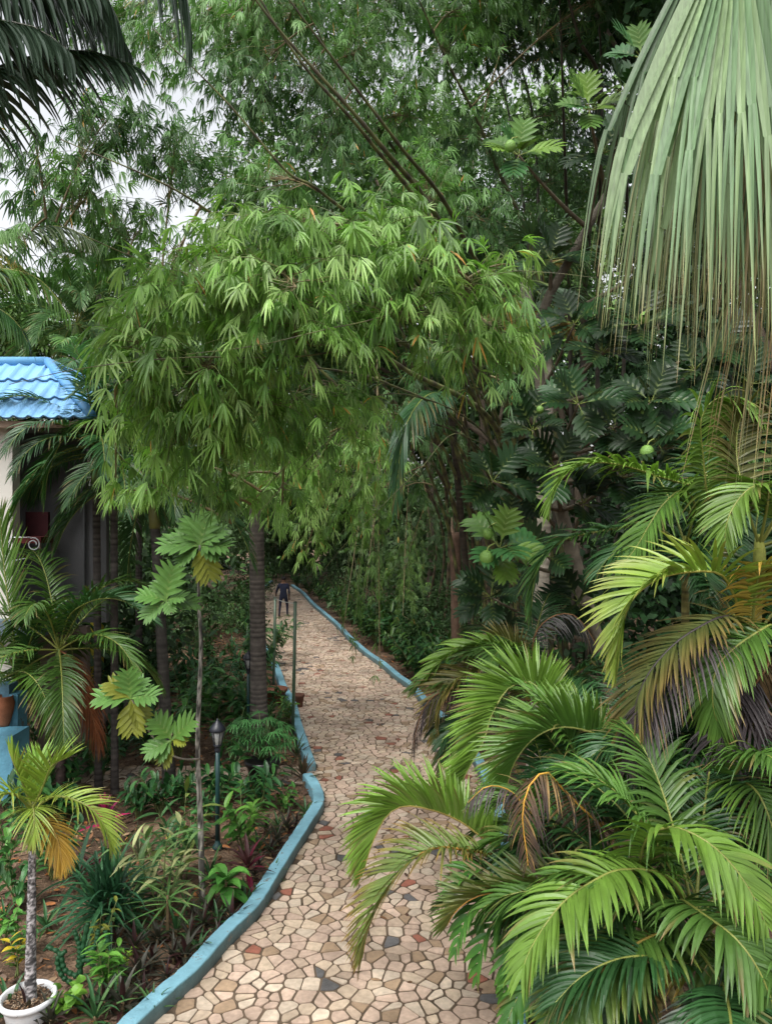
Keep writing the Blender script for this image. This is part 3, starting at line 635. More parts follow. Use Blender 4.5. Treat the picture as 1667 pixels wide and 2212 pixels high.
for (u, v, Y, ru, rv, n, pal) in [(80, 330, 9, 110, 80, 22, PAL_U), (230, 260, 9.5, 130, 90, 32, PAL_U), (380, 330, 10, 130, 110, 40, PAL_U), (200, 420, 9.5, 150, 70, 34, PAL_V), (80, 430, 9.5, 80, 60, 12, PAL_U),
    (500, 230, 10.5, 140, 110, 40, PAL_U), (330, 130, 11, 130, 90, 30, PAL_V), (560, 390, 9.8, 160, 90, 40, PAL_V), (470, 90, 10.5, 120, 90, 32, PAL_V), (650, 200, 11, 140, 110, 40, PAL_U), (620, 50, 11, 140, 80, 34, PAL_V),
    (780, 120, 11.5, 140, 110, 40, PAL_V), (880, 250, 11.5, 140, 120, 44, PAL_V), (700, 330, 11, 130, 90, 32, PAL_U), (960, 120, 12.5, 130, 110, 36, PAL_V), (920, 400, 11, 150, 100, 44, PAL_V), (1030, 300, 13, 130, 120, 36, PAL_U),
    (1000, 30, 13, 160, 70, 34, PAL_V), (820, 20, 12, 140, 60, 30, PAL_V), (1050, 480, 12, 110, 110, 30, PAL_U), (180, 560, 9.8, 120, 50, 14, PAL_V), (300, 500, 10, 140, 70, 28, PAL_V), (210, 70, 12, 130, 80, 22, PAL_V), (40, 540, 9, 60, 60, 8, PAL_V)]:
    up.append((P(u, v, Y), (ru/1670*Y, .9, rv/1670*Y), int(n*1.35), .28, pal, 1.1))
for (x, y, z, rx, ry, rz, n) in [(-1.5, 11, 12.6, 3, 2, 1, 60), (1.5, 12, 13, 3, 2, 1, 60), (4.5, 12, 13, 2.6, 2, 1.2, 50), (-3, 14.5, 14, 3, 2, 1, 50), (0, 16, 15, 3.4, 2, 1.2, 60), (3.2, 17, 15.5, 3, 2, 1.2, 50), (-2, 19, 17, 3.4, 2, 1.2, 50), ]:  # leaf masses above the frame, added to block sky light
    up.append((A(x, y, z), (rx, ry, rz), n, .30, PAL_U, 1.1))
low = []
for (u, v, Y, ru, rv, n, pal) in [(430, 1030, 6.8, 70, 50, 9, PAL_B), (500, 1080, 7.2, 60, 50, 8, PAL_B), (610, 1090, 8, 60, 50, 8, PAL_B), (350, 1040, 6.6, 50, 40, 6, PAL_B), (250, 1030, 6.4, 40, 40, 4, PAL_B), (680, 1050, 9, 70, 60, 10, PAL_B), (620, 1020, 9.5, 120, 80, 26, PAL_B), (760, 1010, 11, 130, 100, 34, PAL_B), (480, 1040, 8, 110, 70, 20, PAL_B), (700, 1130, 13, 110, 80, 22, PAL_B), (860, 930, 12, 130, 100, 34, PAL_U), (660, 1190, 12.5, 60, 35, 7, PAL_B),
    (860, 1060, 15, 80, 80, 14, PAL_U), (930, 780, 11, 90, 80, 20, PAL_U), (250, 920, 6.6, 60, 60, 9, PAL_B), (450, 940, 6.5, 90, 60, 18, PAL_B), (600, 960, 7.5, 110, 60, 24, PAL_B), (1090, 830, 9, 50, 60, 9, PAL_U), (330, 720, 8, 100, 90, 22, PAL_B), (780, 1100, 14, 90, 90, 20, PAL_B), (270, 1060, 7.4, 40, 40, 5, PAL_B), (380, 1000, 7.6, 80, 50, 12, PAL_B), (560, 1080, 9, 60, 60, 12, PAL_B)]:
    low.append((P(u, v, Y), (ru/1670*Y, .8, rv/1670*Y), int(n*1.4), .25, pal, 1.1))
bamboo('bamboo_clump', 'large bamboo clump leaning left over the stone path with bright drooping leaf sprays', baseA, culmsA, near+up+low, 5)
baseB = G(955, 1400)
culmsB = []
for i, (du, ru) in enumerate([(0, .045), (25, .05), (-20, .035), (50, .045), (70, .05), (-40, .03), (90, .04), (120, .05)]):
    b = baseB+A(du*.018, .3*(i % 3), 0); culmsB.append(([b, P(970+du*.7, 1150, 25), P(930-40*(i % 4)+du, 880, 22), P(820-70*(i % 4)+du, 600, 19)], ru*1.2))
lowB = []
for (u, v, Y, ru, rv, n) in [(800, 1180, 20, 110, 70, 20), (870, 1250, 22, 90, 60, 16), (930, 1150, 22, 90, 80, 18), (840, 1060, 20, 110, 70, 20), (990, 1000, 21, 90, 90, 16), (900, 900, 20, 120, 90, 20), (790, 1290, 18, 60, 50, 7), (870, 1330, 19, 60, 50, 8), (740, 1370, 17, 60, 45, 5), (820, 1440, 13, 25, 22, 2)]:
    lowB.append((P(u, v, Y), (ru/1670*Y, 1.2, rv/1670*Y), int(n*1.3), .26, PAL_D if v < 1250 else PAL_M[:2], 1.0))
for (x, y, z, rx, ry, rz, n) in [(-2.5, 21, 10.5, 2.5, 2, 1.4, 60), (0, 22, 12, 2.5, 2, 1.5, 60), (-4, 25, 10, 2.5, 2, 1.5, 60), (-1, 27, 12, 3, 2.4, 1.5, 60), (-5, 31, 10, 3, 3, 1.5, 50), (-2.5, 34, 12, 3, 3, 2, 50), (-.5, 22, 6.6, 1.7, 1.2, .8, 34), (-2.6, 24, 6.4, 1.6, 1.5, .7, 30), (.6, 25, 5.8, 1.5, 1.5, .9, 30)]:  # high leaf masses over the far path, added to shade it
    lowB.append((A(x, y, z), (rx, ry, rz), n, .34, PAL_D, 1.0))
bamboo('bamboo_clump', 'bamboo clump with slim brown culms right of the path, behind the leaning one', baseB, culmsB, lowB, 6, ccol=C(.12, .09, .05))
# upright dark culms at upper right
baseC = A(4.6, 17.5, 0)
culmsC = [([baseC+A(0, 0, 0), P(1260, 700, 17), P(1295, 230, 13.5), P(1250, 80, 12.3), P(1195, -120, 11.6)], .085), ([baseC+A(.3, .2, 0), P(1290, 700, 17.2), P(1300, 200, 13.5), P(1275, -120, 12)], .055),
 ([baseC+A(-.3, .1, 0), P(1230, 700, 17), P(1215, 200, 13), P(1205, -120, 12)], .05), ([baseC+A(-.5, .3, 0), P(1170, 600, 16.6), P(1150, 250, 16), P(1085, 20, 15.5), P(1060, -120, 15)], .05),
 ([baseC+A(-.7, .3, 0), P(1150, 640, 16.6), P(1100, 250, 16), P(1030, 20, 15.5), P(1000, -120, 15)], .04), ([baseC+A(.5, .3, 0), P(1350, 700, 17.6), P(1350, 200, 13.5), P(1325, -120, 12.5)], .05)]
upC = [(P(u, v, Y), (ru/1670*Y, .9, rv/1670*Y), int(n*1.5), .28, pal, 1.1) for (u, v, Y, ru, rv, n, pal) in [(1130, 130, 15, 120, 90, 26, PAL_U), (1230, 260, 15.5, 120, 100, 30, PAL_U), (1330, 90, 16, 110, 90, 26, PAL_U), (1180, 400, 15.5, 120, 100, 28, PAL_U), (1100, 60, 15, 110, 70, 18, PAL_U), (1300, 430, 16, 100, 90, 22, PAL_U), (1240, 560, 15.5, 110, 90, 22, PAL_U), (1200, 20, 16, 110, 50, 14, PAL_U), (1420, 250, 17, 90, 120, 16, PAL_U), (1260, 110, 17.5, 120, 90, 24, PAL_U), (1380, 20, 17, 120, 60, 18, PAL_U), (1150, 270, 16, 90, 90, 20, PAL_M)]]
bamboo('bamboo_clump', 'upright dark bamboo culms at upper right behind the breadfruit branches', baseC, culmsC, upC, 8, ccol=C(.035, .03, .02))
# ------------------------------------------------------------------ areca palm clumps on the right
def areca(label, base, crowns, fronds, fill=(), seed=1, stems_r=.035, nm='areca_palm'):
    base = np.array(base, float); t = thing(nm, label, 'palm', base); g = np.random.default_rng(seed)
    for i, c in enumerate(crowns):
        b = base+A(*(g.normal(0, .14, 2)), -.03); mb = MB(); c = np.array(c)
        ring_trunk(mb, [b, (b+c)/2+A(*(g.normal(0, .08, 2)), .1), c-A(0, 0, .25)], stems_r, stems_r*.8, .07, C(.22, .20, .07), C(.10, .09, .04), 9, seed+i)
        tube(mb, [c-A(0, 0, .28), c-A(0, 0, .05), c+A(0, 0, .1)], [stems_r*1.0, stems_r*1.15, stems_r*.5], 8, C(.28, .30, .07)); mb.build('stem', M['bark'], t)
    for k, f in enumerate(fronds):
        pts, kw = f[0], dict(f[1]); m = kw.pop('mat', 'leaf'); ci = kw.pop('crown', None)
        if ci is not None: pts = [np.array(crowns[ci])]+list(pts)
        mb = MB(); frond(mb, pts, seed=seed*50+k, **dict(kw, n=int(kw.get('n', 40)*1.4), w=kw.get('w', .03)*1.1)); o = mb.build('frond', M[m], t)
        if len(f) > 2: o['label'] = f[2]
    for k, (ci, az, el, l, col, LL) in enumerate(fill):
        h = A(math.cos(R(az)), math.sin(R(az)), 0); d = h*math.cos(R(el))+A(0, 0, math.sin(R(el))); ps = [np.array(crowns[ci])]
        for i in range(7): ps.append(ps[-1]+unit(d)*l/7); d = unit(d+A(0, 0, -.28)*(i+1)/5)
        mb = MB(); frond(mb, ps, LL, 60, .03, 62, 24, .4, .8, col*g.uniform(.8, 1.2), None, None, .2, 0, seed*77+k, .012, 4); mb.build('frond', M['leaf'], t)
    return t
bx = dict
# front clump
cF = [P(1500, 1985, 5.1), P(1560, 2120, 4.8), P(1420, 2050, 5.3)]
areca('nearest areca palm, glossy green arching fronds in the lower right corner', A(2.05, 5.2, 0), cF, [
 ([P(1392, 1900, 5.2), P(1395, 1815, 5.0), P(1450, 1788, 4.85), P(1520, 1815, 4.7), P(1580, 1868, 4.6), P(1625, 1935, 4.5), P(1655, 2000, 4.45)], bx(L=.46, n=34, w=.042, a0=75, a1=30, lift=.15, droop=.85, c0=BRIGHT*1.1, c1=BRIGHT*1.2, crown=0, start=.24, seg=6)),
 ([P(1440, 1895, 5.0), P(1345, 1880, 4.9), P(1285, 1902, 4.8), P(1225, 1942, 4.7), P(1180, 1995, 4.6), P(1140, 2062, 4.55), P(1128, 2105, 4.5)], bx(L=.44, n=44, w=.036, a0=78, a1=26, lift=.25, droop=.75, c0=BRIGHT, c1=BRIGHT*1.1, crown=0, start=.22, seg=6)),
 ([P(1462, 2009, 4.9), P(1384, 2034, 4.7), P(1300, 2098, 4.6), P(1250, 2158, 4.5), P(1200, 2235, 4.45), P(1165, 2300, 4.4)], bx(L=.42, n=46, w=.032, a0=72, a1=30, lift=.15, droop=.7, c0=MID*.9, c1=C(.22, .27, .05), crown=2, start=.2, seg=6, cp=3, cr_=C(.34, .26, .06))),
 ([P(1470, 1945, 4.9), P(1524, 1979, 4.6), P(1590, 2030, 4.4), P(1640, 2100, 4.3), P(1675, 2190, 4.25), P(1690, 2260, 4.2)], bx(L=.40, n=44, w=.036, a0=74, a1=30, lift=.2, droop=.95, c0=MID, c1=C(.12, .22, .06), crown=0, start=.12, seg=6)),
 ([P(1500, 2040, 4.9), P(1530, 2085, 4.7), P(1575, 2150, 4.6), P(1610, 2230, 4.5), P(1620, 2300, 4.45)], bx(L=.40, n=40, w=.03, a0=76, a1=34, lift=.1, droop=.9, c0=MID*.8, c1=C(.62, .34, .05), crown=1, start=.15, seg=6, cp=4), 'frond with orange leaflet tips'),
 ([P(1400, 1930, 5.4), P(1250, 1915, 5.5), P(1106, 1925, 5.6), P(1031, 1937, 5.6), P(985, 1968, 5.6), P(966, 2000, 5.6)], bx(L=.40, n=46, w=.028, a0=62, a1=25, lift=.9, droop=.12, c0=OLIVE, c1=MID, crown=2, start=.3, seg=4, cr_=C(.60, .30, .06)), 'olive frond with an orange midrib'),
 ([P(1350, 1960, 5.0), P(1290, 2030, 4.9), P(1235, 2110, 4.9), P(1215, 2200, 4.9)], bx(L=.36, n=40, w=.03, lift=.1, droop=.9, c0=DARK, c1=MID, crown=2, start=.2)),
 ([P(1560, 2150, 4.5), P(1500, 2230, 4.3), P(1440, 2300, 4.2)], bx(L=.36, n=34, w=.03, lift=.1, droop=.8, c0=DARK, c1=GREYD*1.6, crown=1, start=.2)),
], [(0, 60, 55, 1.6, DARK, .42), (0, 130, 50, 1.5, DARK, .42), (0, 20, 30, 1.5, DARK, .42), (1, 250, 20, 1.3, DARK, .4), (1, 200, 30, 1.3, DARK, .4), (1, 330, 30, 1.4, MID, .4), (2, 160, 60, 1.3, DARK, .4), (2, 230, 0, 1.1, DARK, .38), (0, 290, -10, 1.0, DEEP, .36), (1, 90, 40, 1.5, DARK, .4), (2, 190, -10, 1.0, DARK, .34), (2, 175, 35, 1.3, MID, .42), (0, 165, 65, 1.3, MID*1.2, .44), (2, 210, 25, 1.1, DARK*1.3, .4), (1, 170, 50, 1.3, MID, .42), (2, 150, 10, 1.2, DARK, .4), (0, 110, 70, 1.4, MID*1.2, .44), (1, 300, 40, 1.2, MID, .42)], 3)
# middle clump overhanging the path
cM = [P(1290, 1760, 6.5), P(1200, 1800, 6.4), P(1370, 1650, 6.6), P(1300, 1860, 6.0)]
areca('areca palm overhanging the path with yellow-green fronds and black withered ones', A(1.95, 6.6, 0), cM, [
 ([P(1094, 1838, 6.5), P(994, 1775, 6.6), P(931, 1750, 6.6), P(872, 1742, 6.6), P(833, 1766, 6.55), P(803, 1825, 6.5), P(787, 1880, 6.5)], bx(L=.50, n=70, w=.030, a0=72, a1=20, lift=1.15, droop=.55, c0=LIME*.8, c1=LIME*1.1, crown=1, start=.25, cr_=C(.36, .28, .07), seg=6)),
 ([P(1225, 1560, 7.0), P(1155, 1478, 7.1), P(1100, 1486, 7.1), P(1062, 1545, 7.0), P(1045, 1600, 6.9), P(1010, 1665, 6.8), P(985, 1715, 6.75)], bx(L=.50, n=74, w=.028, a0=72, a1=28, lift=1.1, droop=.25, c0=BRIGHT*1.15, c1=LIME, crown=2, start=.3, seg=6)),
 ([P(1330, 1610, 6.5), P(1270, 1580, 6.5), P(1205, 1572, 6.5), P(1150, 1598, 6.45), P(1110, 1650, 6.4), P(1090, 1715, 6.4)], bx(L=.50, n=66, w=.028, a0=74, a1=28, lift=1.05, droop=.35, c0=MID*1.2, c1=BRIGHT*1.1, crown=2, start=.2, seg=6)),
 ([P(1130, 1850, 6.3), P(1014, 1838, 6.2), P(945, 1832, 6.1), P(884, 1862, 6.05), P(835, 1925, 6.0), P(797, 2002, 5.95), P(783, 2070, 5.95)], bx(L=.48, n=66, w=.022, a0=66, a1=28, lift=.55, droop=.6, c0=C(.14, .22, .05), c1=C(.34, .16, .04), crown=1, start=.3, cr_=C(.5, .24, .05), seg=6, cp=2.5), 'half-withered frond, green then orange with black tips'),
 ([P(1300, 1785, 5.5), P(1215, 1705, 5.4), P(1178, 1668, 5.3), P(1142, 1700, 5.2), P(1128, 1765, 5.15), P(1136, 1830, 5.15), P(1140, 1870, 5.15)], bx(L=.36, n=44, w=.017, a0=78, a1=40, lift=-.4, droop=1.4, c0=C(.13, .08, .035), c1=BLK, crown=0, start=.3, cr_=C(.55, .30, .05), mat='dead', cp=.5), 'black withered frond with an orange midrib'),
 ([P(1150, 1760, 5.6), P(1100, 1708, 5.5), P(1050, 1700, 5.4), P(1010, 1735, 5.4)], bx(L=.34, n=34, w=.014, lift=-.3, droop=1.6, c0=BLK*1.6, c1=GREYD, crown=1, start=.2, mat='dead', cr_=C(.4, .25, .05)), 'grey-black withered frond'),
 ([P(1340, 1640, 6.4), P(1390, 1590, 6.3), P(1425, 1612, 6.2), P(1462, 1640, 6.1), P(1475, 1690, 6.1)], bx(L=.38, n=34, w=.022, a0=75, a1=30, lift=.2, droop=.5, c0=MID, c1=BRIGHT, crown=2, start=.2, seg=5)),
 ([P(1340, 1800, 6.0), P(1290, 1740, 6.0), P(1240, 1760, 6.0), P(1215, 1830, 6.0)], bx(L=.40, n=40, w=.03, lift=.8, droop=.2, c0=DARK, c1=MID, crown=0, start=.1)),
 ([P(1180, 1880, 6.2), P(1080, 1890, 6.2), P(1000, 1920, 6.2), P(950, 1960, 6.2)], bx(L=.34, n=34, w=.028, lift=.7, droop=.2, c0=DARK, c1=OLIVE, crown=3, start=.3)),
], [(0, 90, 60, 1.5, DARK, .42), (0, 40, 55, 1.6, DARK, .42), (0, 140, 55, 1.4, MID, .4), (2, 80, 50, 1.5, DARK, .4), (2, 10, 35, 1.5, DARK, .42), (2, 300, 30, 1.2, DARK, .4), (3, 330, 40, 1.4, MID, .42), (3, 200, 50, 1.3, MID, .4), (3, 20, 60, 1.6, DARK, .42), (0, 330, 60, 1.3, DARK, .4), (1, 100, 60, 1.2, DARK, .4), (1, 230, 10, .9, DARK, .34), (3, 280, 20, 1.0, DARK, .36), (0, 0, 70, 1.7, MID, .44), (3, 165, 20, 1.1, MID, .42), (1, 150, 5, .9, MID, .38), (3, 200, 0, 1.0, DARK*1.2, .4), (0, 150, 70, 1.3, MID*1.3, .42), (1, 200, -15, .8, DARK, .36), (2, 130, 30, 1.3, DARK, .42), (3, 150, 0, 1.0, DARK, .4)], 4)
# rear small clump
cR = [P(1140, 1460, 9.2), P(1180, 1520, 9.0), P(1080, 1560, 8.8)]
areca('smaller rear areca palm beside the blue kerb with brown lower fronds', A(1.95, 9.2, 0), cR, [
 ([P(1128, 1425, 9.1), P(1090, 1398, 9.0), P(1025, 1396, 8.9), P(962, 1422, 8.8), P(916, 1468, 8.7), P(897, 1492, 8.7)], bx(L=.40, n=52, w=.035, a0=70, a1=22, lift=.55, droop=.5, c0=BRIGHT, c1=LIME, crown=0, start=.12, seg=5)),
 ([P(1105, 1450, 8.9), P(1030, 1448, 8.7), P(966, 1485, 8.5), P(945, 1535, 8.4), P(940, 1600, 8.4)], bx(L=.44, n=44, w=.035, a0=64, a1=28, lift=.5, droop=.25, c0=OLIVE, c1=C(.34, .25, .06), crown=0, start=.15), 'yellow-brown frond'),
 ([P(1040, 1500, 8.7), P(965, 1492, 8.5), P(920, 1522, 8.4), P(897, 1585, 8.35), P(893, 1620, 8.3)], bx(L=.46, n=30, w=.014, a0=50, a1=20, lift=0, droop=2.2, c0=BLK, c1=BLK, crown=1, start=.3, mat='dead', cr_=BRN), 'black withered frond hanging over the kerb'),
 ([P(1120, 1400, 9.2), P(1075, 1372, 9.2), P(1050, 1385, 9.2)], bx(L=.3, n=24, w=.02, lift=.9, droop=.1, c0=OLIVE, c1=C(.30, .22, .1), crown=0, start=.1)),
 ([P(1060, 1560, 8.6), P(1000, 1560, 8.5), P(965, 1610, 8.4), P(955, 1690, 8.4)], bx(L=.36, n=36, w=.03, a0=60, lift=.2, droop=.7, c0=DARK, c1=OLIVE, crown=2, start=.2)),
 ([P(1150, 1400, 9), P(1180, 1340, 9), P(1240, 1330, 9), P(1290, 1400, 9), P(1300, 1470, 9)], bx(L=.42, n=40, w=.02, lift=-.3, droop=1.6, c0=GREYD, c1=GREYD*.6, crown=1, start=.2, mat='dead', cr_=BRN), 'grey withered frond'),
], [(0, 60, 60, 1.5, DARK, .4), (0, 120, 40, 1.4, DARK, .4), (1, 0, 40, 1.4, DARK, .4), (1, 330, 50, 1.4, DARK, .4), (2, 220, 20, 1.0, DARK, .36), (1, 270, 30, 1.2, DARK, .38), (0, 180, 30, 1.0, DARK, .36), (2, 190, 45, 1.2, MID, .4), (2, 250, 40, 1.1, MID, .4), (1, 200, 50, 1.4, MID, .42), (0, 240, 40, 1.3, MID, .42), (2, 160, 10, .9, DARK, .36), (1, 170, 20, 1.2, OLIVE, .4)], 5)
# tall right clump
cT = [P(1620, 1390, 6.3), P(1560, 1150, 7.2), P(1640, 1180, 6.4), P(1480, 1180, 7.4)]
areca('tall areca palm at the right edge, yellowing top frond and blackened hanging ones', A(3.0, 6.9, 0), cT, [
 ([P(1582, 1280, 6.1), P(1550, 1238, 6.0), P(1477, 1237, 6.0), P(1415, 1254, 5.9), P(1365, 1296, 5.85), P(1347, 1345, 5.8), P(1333, 1440, 5.8)], bx(L=.52, n=52, w=.036, a0=74, a1=14, lift=.75, droop=.5, c0=C(.22, .36, .05), c1=C(.34, .36, .07), crown=0, start=.16, seg=6, cr_=C(.42, .40, .08)), 'yellow-green frond'),
 ([P(1500, 1090, 7.1), P(1470, 1060, 7.0), P(1430, 1092, 6.95), P(1404, 1131, 6.9), P(1372, 1185, 6.9), P(1334, 1230, 6.9)], bx(L=.44, n=44, w=.03, a0=70, a1=26, lift=.2, droop=.5, c0=MID*1.2, c1=BRIGHT, crown=3, start=.2, seg=5)),
 ([P(1400, 1128, 7.5), P(1350, 1138, 7.5), P(1284, 1150, 7.5), P(1209, 1171, 7.4), P(1158, 1236, 7.4), P(1146, 1330, 7.4)], bx(L=.42, n=50, w=.03, a0=66, a1=20, lift=.35, droop=.6, c0=DARK*1.2, c1=MID*1.2, crown=3, start=.25, seg=5)),
 ([P(1540, 1070, 7.2), P(1434, 1033, 7.1), P(1334, 1003, 7.05), P(1259, 1003, 7.0), P(1206, 1043, 6.95), P(1186, 1105, 6.9)], bx(L=.46, n=56, w=.03, a0=68, a1=20, lift=.4, droop=.75, c0=BRIGHT*1.05, c1=LIME*.9, crown=1, start=.2, seg=6)),
 ([P(1530, 1080, 6.7), P(1518, 985, 6.6), P(1514, 905, 6.5), P(1545, 862, 6.5), P(1600, 858, 6.4), P(1650, 890, 6.4)], bx(L=.46, n=54, w=.032, a0=76, a1=30, lift=.3, droop=.95, c0=BRIGHT, c1=LIME*.9, crown=1, start=.16, seg=6, side=(1, .4, 0))),
 ([P(1610, 1085, 6.3), P(1590, 980, 6.4), P(1600, 900, 6.4), P(1640, 870, 6.4), P(1690, 900, 6.4)], bx(L=.44, n=44, w=.03, a0=70, a1=30, lift=.3, droop=.6, c0=OLIVE*.7, c1=OLIVE, crown=2, start=.2, side=(1, .4, 0))),
 ([P(1660, 1060, 6.1), P(1630, 1050, 6.0), P(1598, 1075, 5.95), P(1572, 1120, 5.9), P(1565, 1170, 5.9)], bx(L=.40, n=40, w=.03, a0=70, a1=26, lift=.3, droop=.6, c0=BRIGHT*.9, c1=BRIGHT, crown=2, start=.2, seg=5)),
 ([P(1640, 1240, 6.0), P(1690, 1225, 5.9), P(1740, 1290, 5.8)], bx(L=.42, n=30, w=.032, lift=.2, droop=1.1, c0=C(.40, .32, .05), c1=C(.5, .28, .05), crown=0, start=.15, seg=5)),
 ([P(1575, 1332, 6.0), P(1489, 1368, 5.9), P(1430, 1418, 5.85), P(1389, 1477, 5.8), P(1366, 1552, 5.8), P(1356, 1650, 5.8)], bx(L=.48, n=60, w=.026, a0=64, a1=26, lift=.15, droop=.45, c0=C(.09, .12, .03), c1=C(.24, .16, .05), crown=0, start=.15, cr_=BLK*1.6, cp=1.4, seg=5), 'olive-brown frond'),
 ([P(1540, 1380, 5.9), P(1450, 1440, 5.8), P(1390, 1530, 5.7), P(1366, 1620, 5.7), P(1354, 1660, 5.7)], bx(L=.50, n=50, w=.014, a0=70, a1=30, lift=-.1, droop=1.0, c0=BLK*1.5, c1=GREYD*1.3, crown=0, start=.25, mat='dead', cr_=BLK*2), 'black withered frond'),
 ([P(1665, 1350, 5.9), P(1602, 1388, 5.8), P(1556, 1430, 5.75), P(1541, 1470, 5.7), P(1540, 1527, 5.7), P(1556, 1580, 5.7)], bx(L=.46, n=48, w=.03, a0=74, a1=16, lift=.1, droop=.6, c0=MID, c1=BRIGHT*.9, crown=0, start=.25, seg=6)),
 ([P(1660, 1430, 5.9), P(1620, 1500, 5.9), P(1625, 1590, 5.9), P(1650, 1690, 5.9)], bx(L=.46, n=50, w=.018, a0=60, a1=30, lift=0, droop=.9, c0=C(.08, .05, .02), c1=BLK, crown=0, start=.2, mat='dead', cr_=BRN), 'dark brown withered frond'),
 ([P(1600, 1500, 5.8), P(1560, 1600, 5.7), P(1600, 1700, 5.7), P(1640, 1790, 5.7)], bx(L=.5, n=50, w=.016, a0=50, a1=30, lift=0, droop=1.4, c0=BLK, c1=GREYD*.8, crown=0, start=.2, mat='dead', cr_=BLK), 'black withered frond at the bottom'),
 ([P(1600, 1480, 5.9), P(1640, 1560, 5.7), P(1680, 1640, 5.7)], bx(L=.5, n=40, w=.016, lift=0, droop=1.4, c0=BLK, c1=BLK*1.5, crown=0, start=.1, mat='dead', cr_=BLK), 'black withered frond'),
], [(0, 60, 65, 1.6, DARK, .42), (0, 120, 55, 1.5, DARK, .42), (0, 10, 50, 1.5, DARK, .42), (1, 90, 60, 1.5, DARK, .42), (1, 0, 60, 1.4, MID, .42), (2, 300, 60, 1.3, DARK, .42), (2, 20, 50, 1.4, MID, .42), (2, 330, 20, 1.3, DARK, .42), (3, 100, 60, 1.3, DARK, .42), (3, 200, 10, 1.1, DARK, .4), (0, 300, 0, 1.2, MID, .42), (0, 200, -10, 1.2, DEEP, .42), (3, 260, 0, 1.1, DARK, .4)], 6, .045)
cG = [P(1480, 1680, 6.2), P(1560, 1720, 5.8), P(1400, 1780, 6.2)]
areca('areca palm in the middle right with fine curling young leaflets', A(2.5, 6.0, 0), cG, [
 ([P(1600, 1690, 5.6), P(1640, 1720, 5.4), P(1670, 1800, 5.3), P(1680, 1870, 5.3)], bx(L=.5, n=40, w=.022, a0=70, a1=30, lift=.3, droop=.7, c0=MID, c1=BRIGHT, crown=1, start=.1, seg=6)),
 ([P(1480, 1600, 6.1), P(1440, 1660, 6.0), P(1430, 1740, 5.9), P(1440, 1800, 5.9)], bx(L=.5, n=40, w=.026, a0=66, a1=30, lift=.3, droop=.8, c0=DARK, c1=MID*1.2, crown=0, start=.1, seg=6)),
 ([P(1380, 1700, 6.1), P(1320, 1680, 6.1), P(1290, 1740, 6.1), P(1290, 1820, 6.1)], bx(L=.5, n=40, w=.026, a0=66, a1=30, lift=.3, droop=.9, c0=DARK, c1=MID*1.3, crown=2, start=.1, seg=6)),
], [(0, 60, 70, 1.3, DARK, .4), (0, 200, 40, 1.0, DARK, .4), (1, 20, 60, 1.3, DARK, .4), (1, 270, 50, 1.1, MID, .42), (2, 180, 50, 1.0, DARK, .4), (2, 280, 40, .9, MID, .4), (0, 320, 30, 1.2, DARK, .42), (1, 340, 10, 1.0, DEEP, .4)], 9)

# broad-leaflet shrub at the path edge, lower right
def pinnate_bush(nm, lab, base, rach, L, w, c0, c1, n=20, cat='shrub', m='gloss', droop=.5, seed=1, **k):
    t = thing(nm, lab, cat, base); 
    for i, p in enumerate(rach):
        mb = MB(); frond(mb, [np.array(base)]+p, L, n, w, 66, 26, .3, droop, c0, c1, C(.2, .22, .06), .3, seed=seed+i, r0=.010, seg=5, **k); mb.build('leaf', M[m], t)
    return t
pinnate_bush('cycad', 'shrub with broad glossy leaflets spilling onto the paving below the orange midrib', A(1.35, 6.1, 0), [
  [P(1080, 1930, 5.9), P(1020, 1880, 5.8), P(985, 1905, 5.75), P(970, 1960, 5.7)], [P(1090, 1960, 5.8), P(1030, 1950, 5.7), P(1000, 2000, 5.65), P(985, 2050, 5.6)],
  [P(1130, 1980, 5.8), P(1070, 1990, 5.7), P(1040, 2050, 5.6), P(1030, 2110, 5.6)], [P(1160, 2000, 5.7), P(1120, 2020, 5.6), P(1100, 2080, 5.5), P(1090, 2150, 5.5)],
  [P(1160, 1940, 5.9), P(1100, 1900, 5.9), P(1050, 1930, 5.8), P(1040, 2000, 5.7)], [P(1190, 2080, 5.5), P(1150, 2110, 5.4), P(1110, 2170, 5.4), P(1090, 2230, 5.3)]], .30, .062, C(.045, .14, .025), C(.09, .22, .03), seed=600)

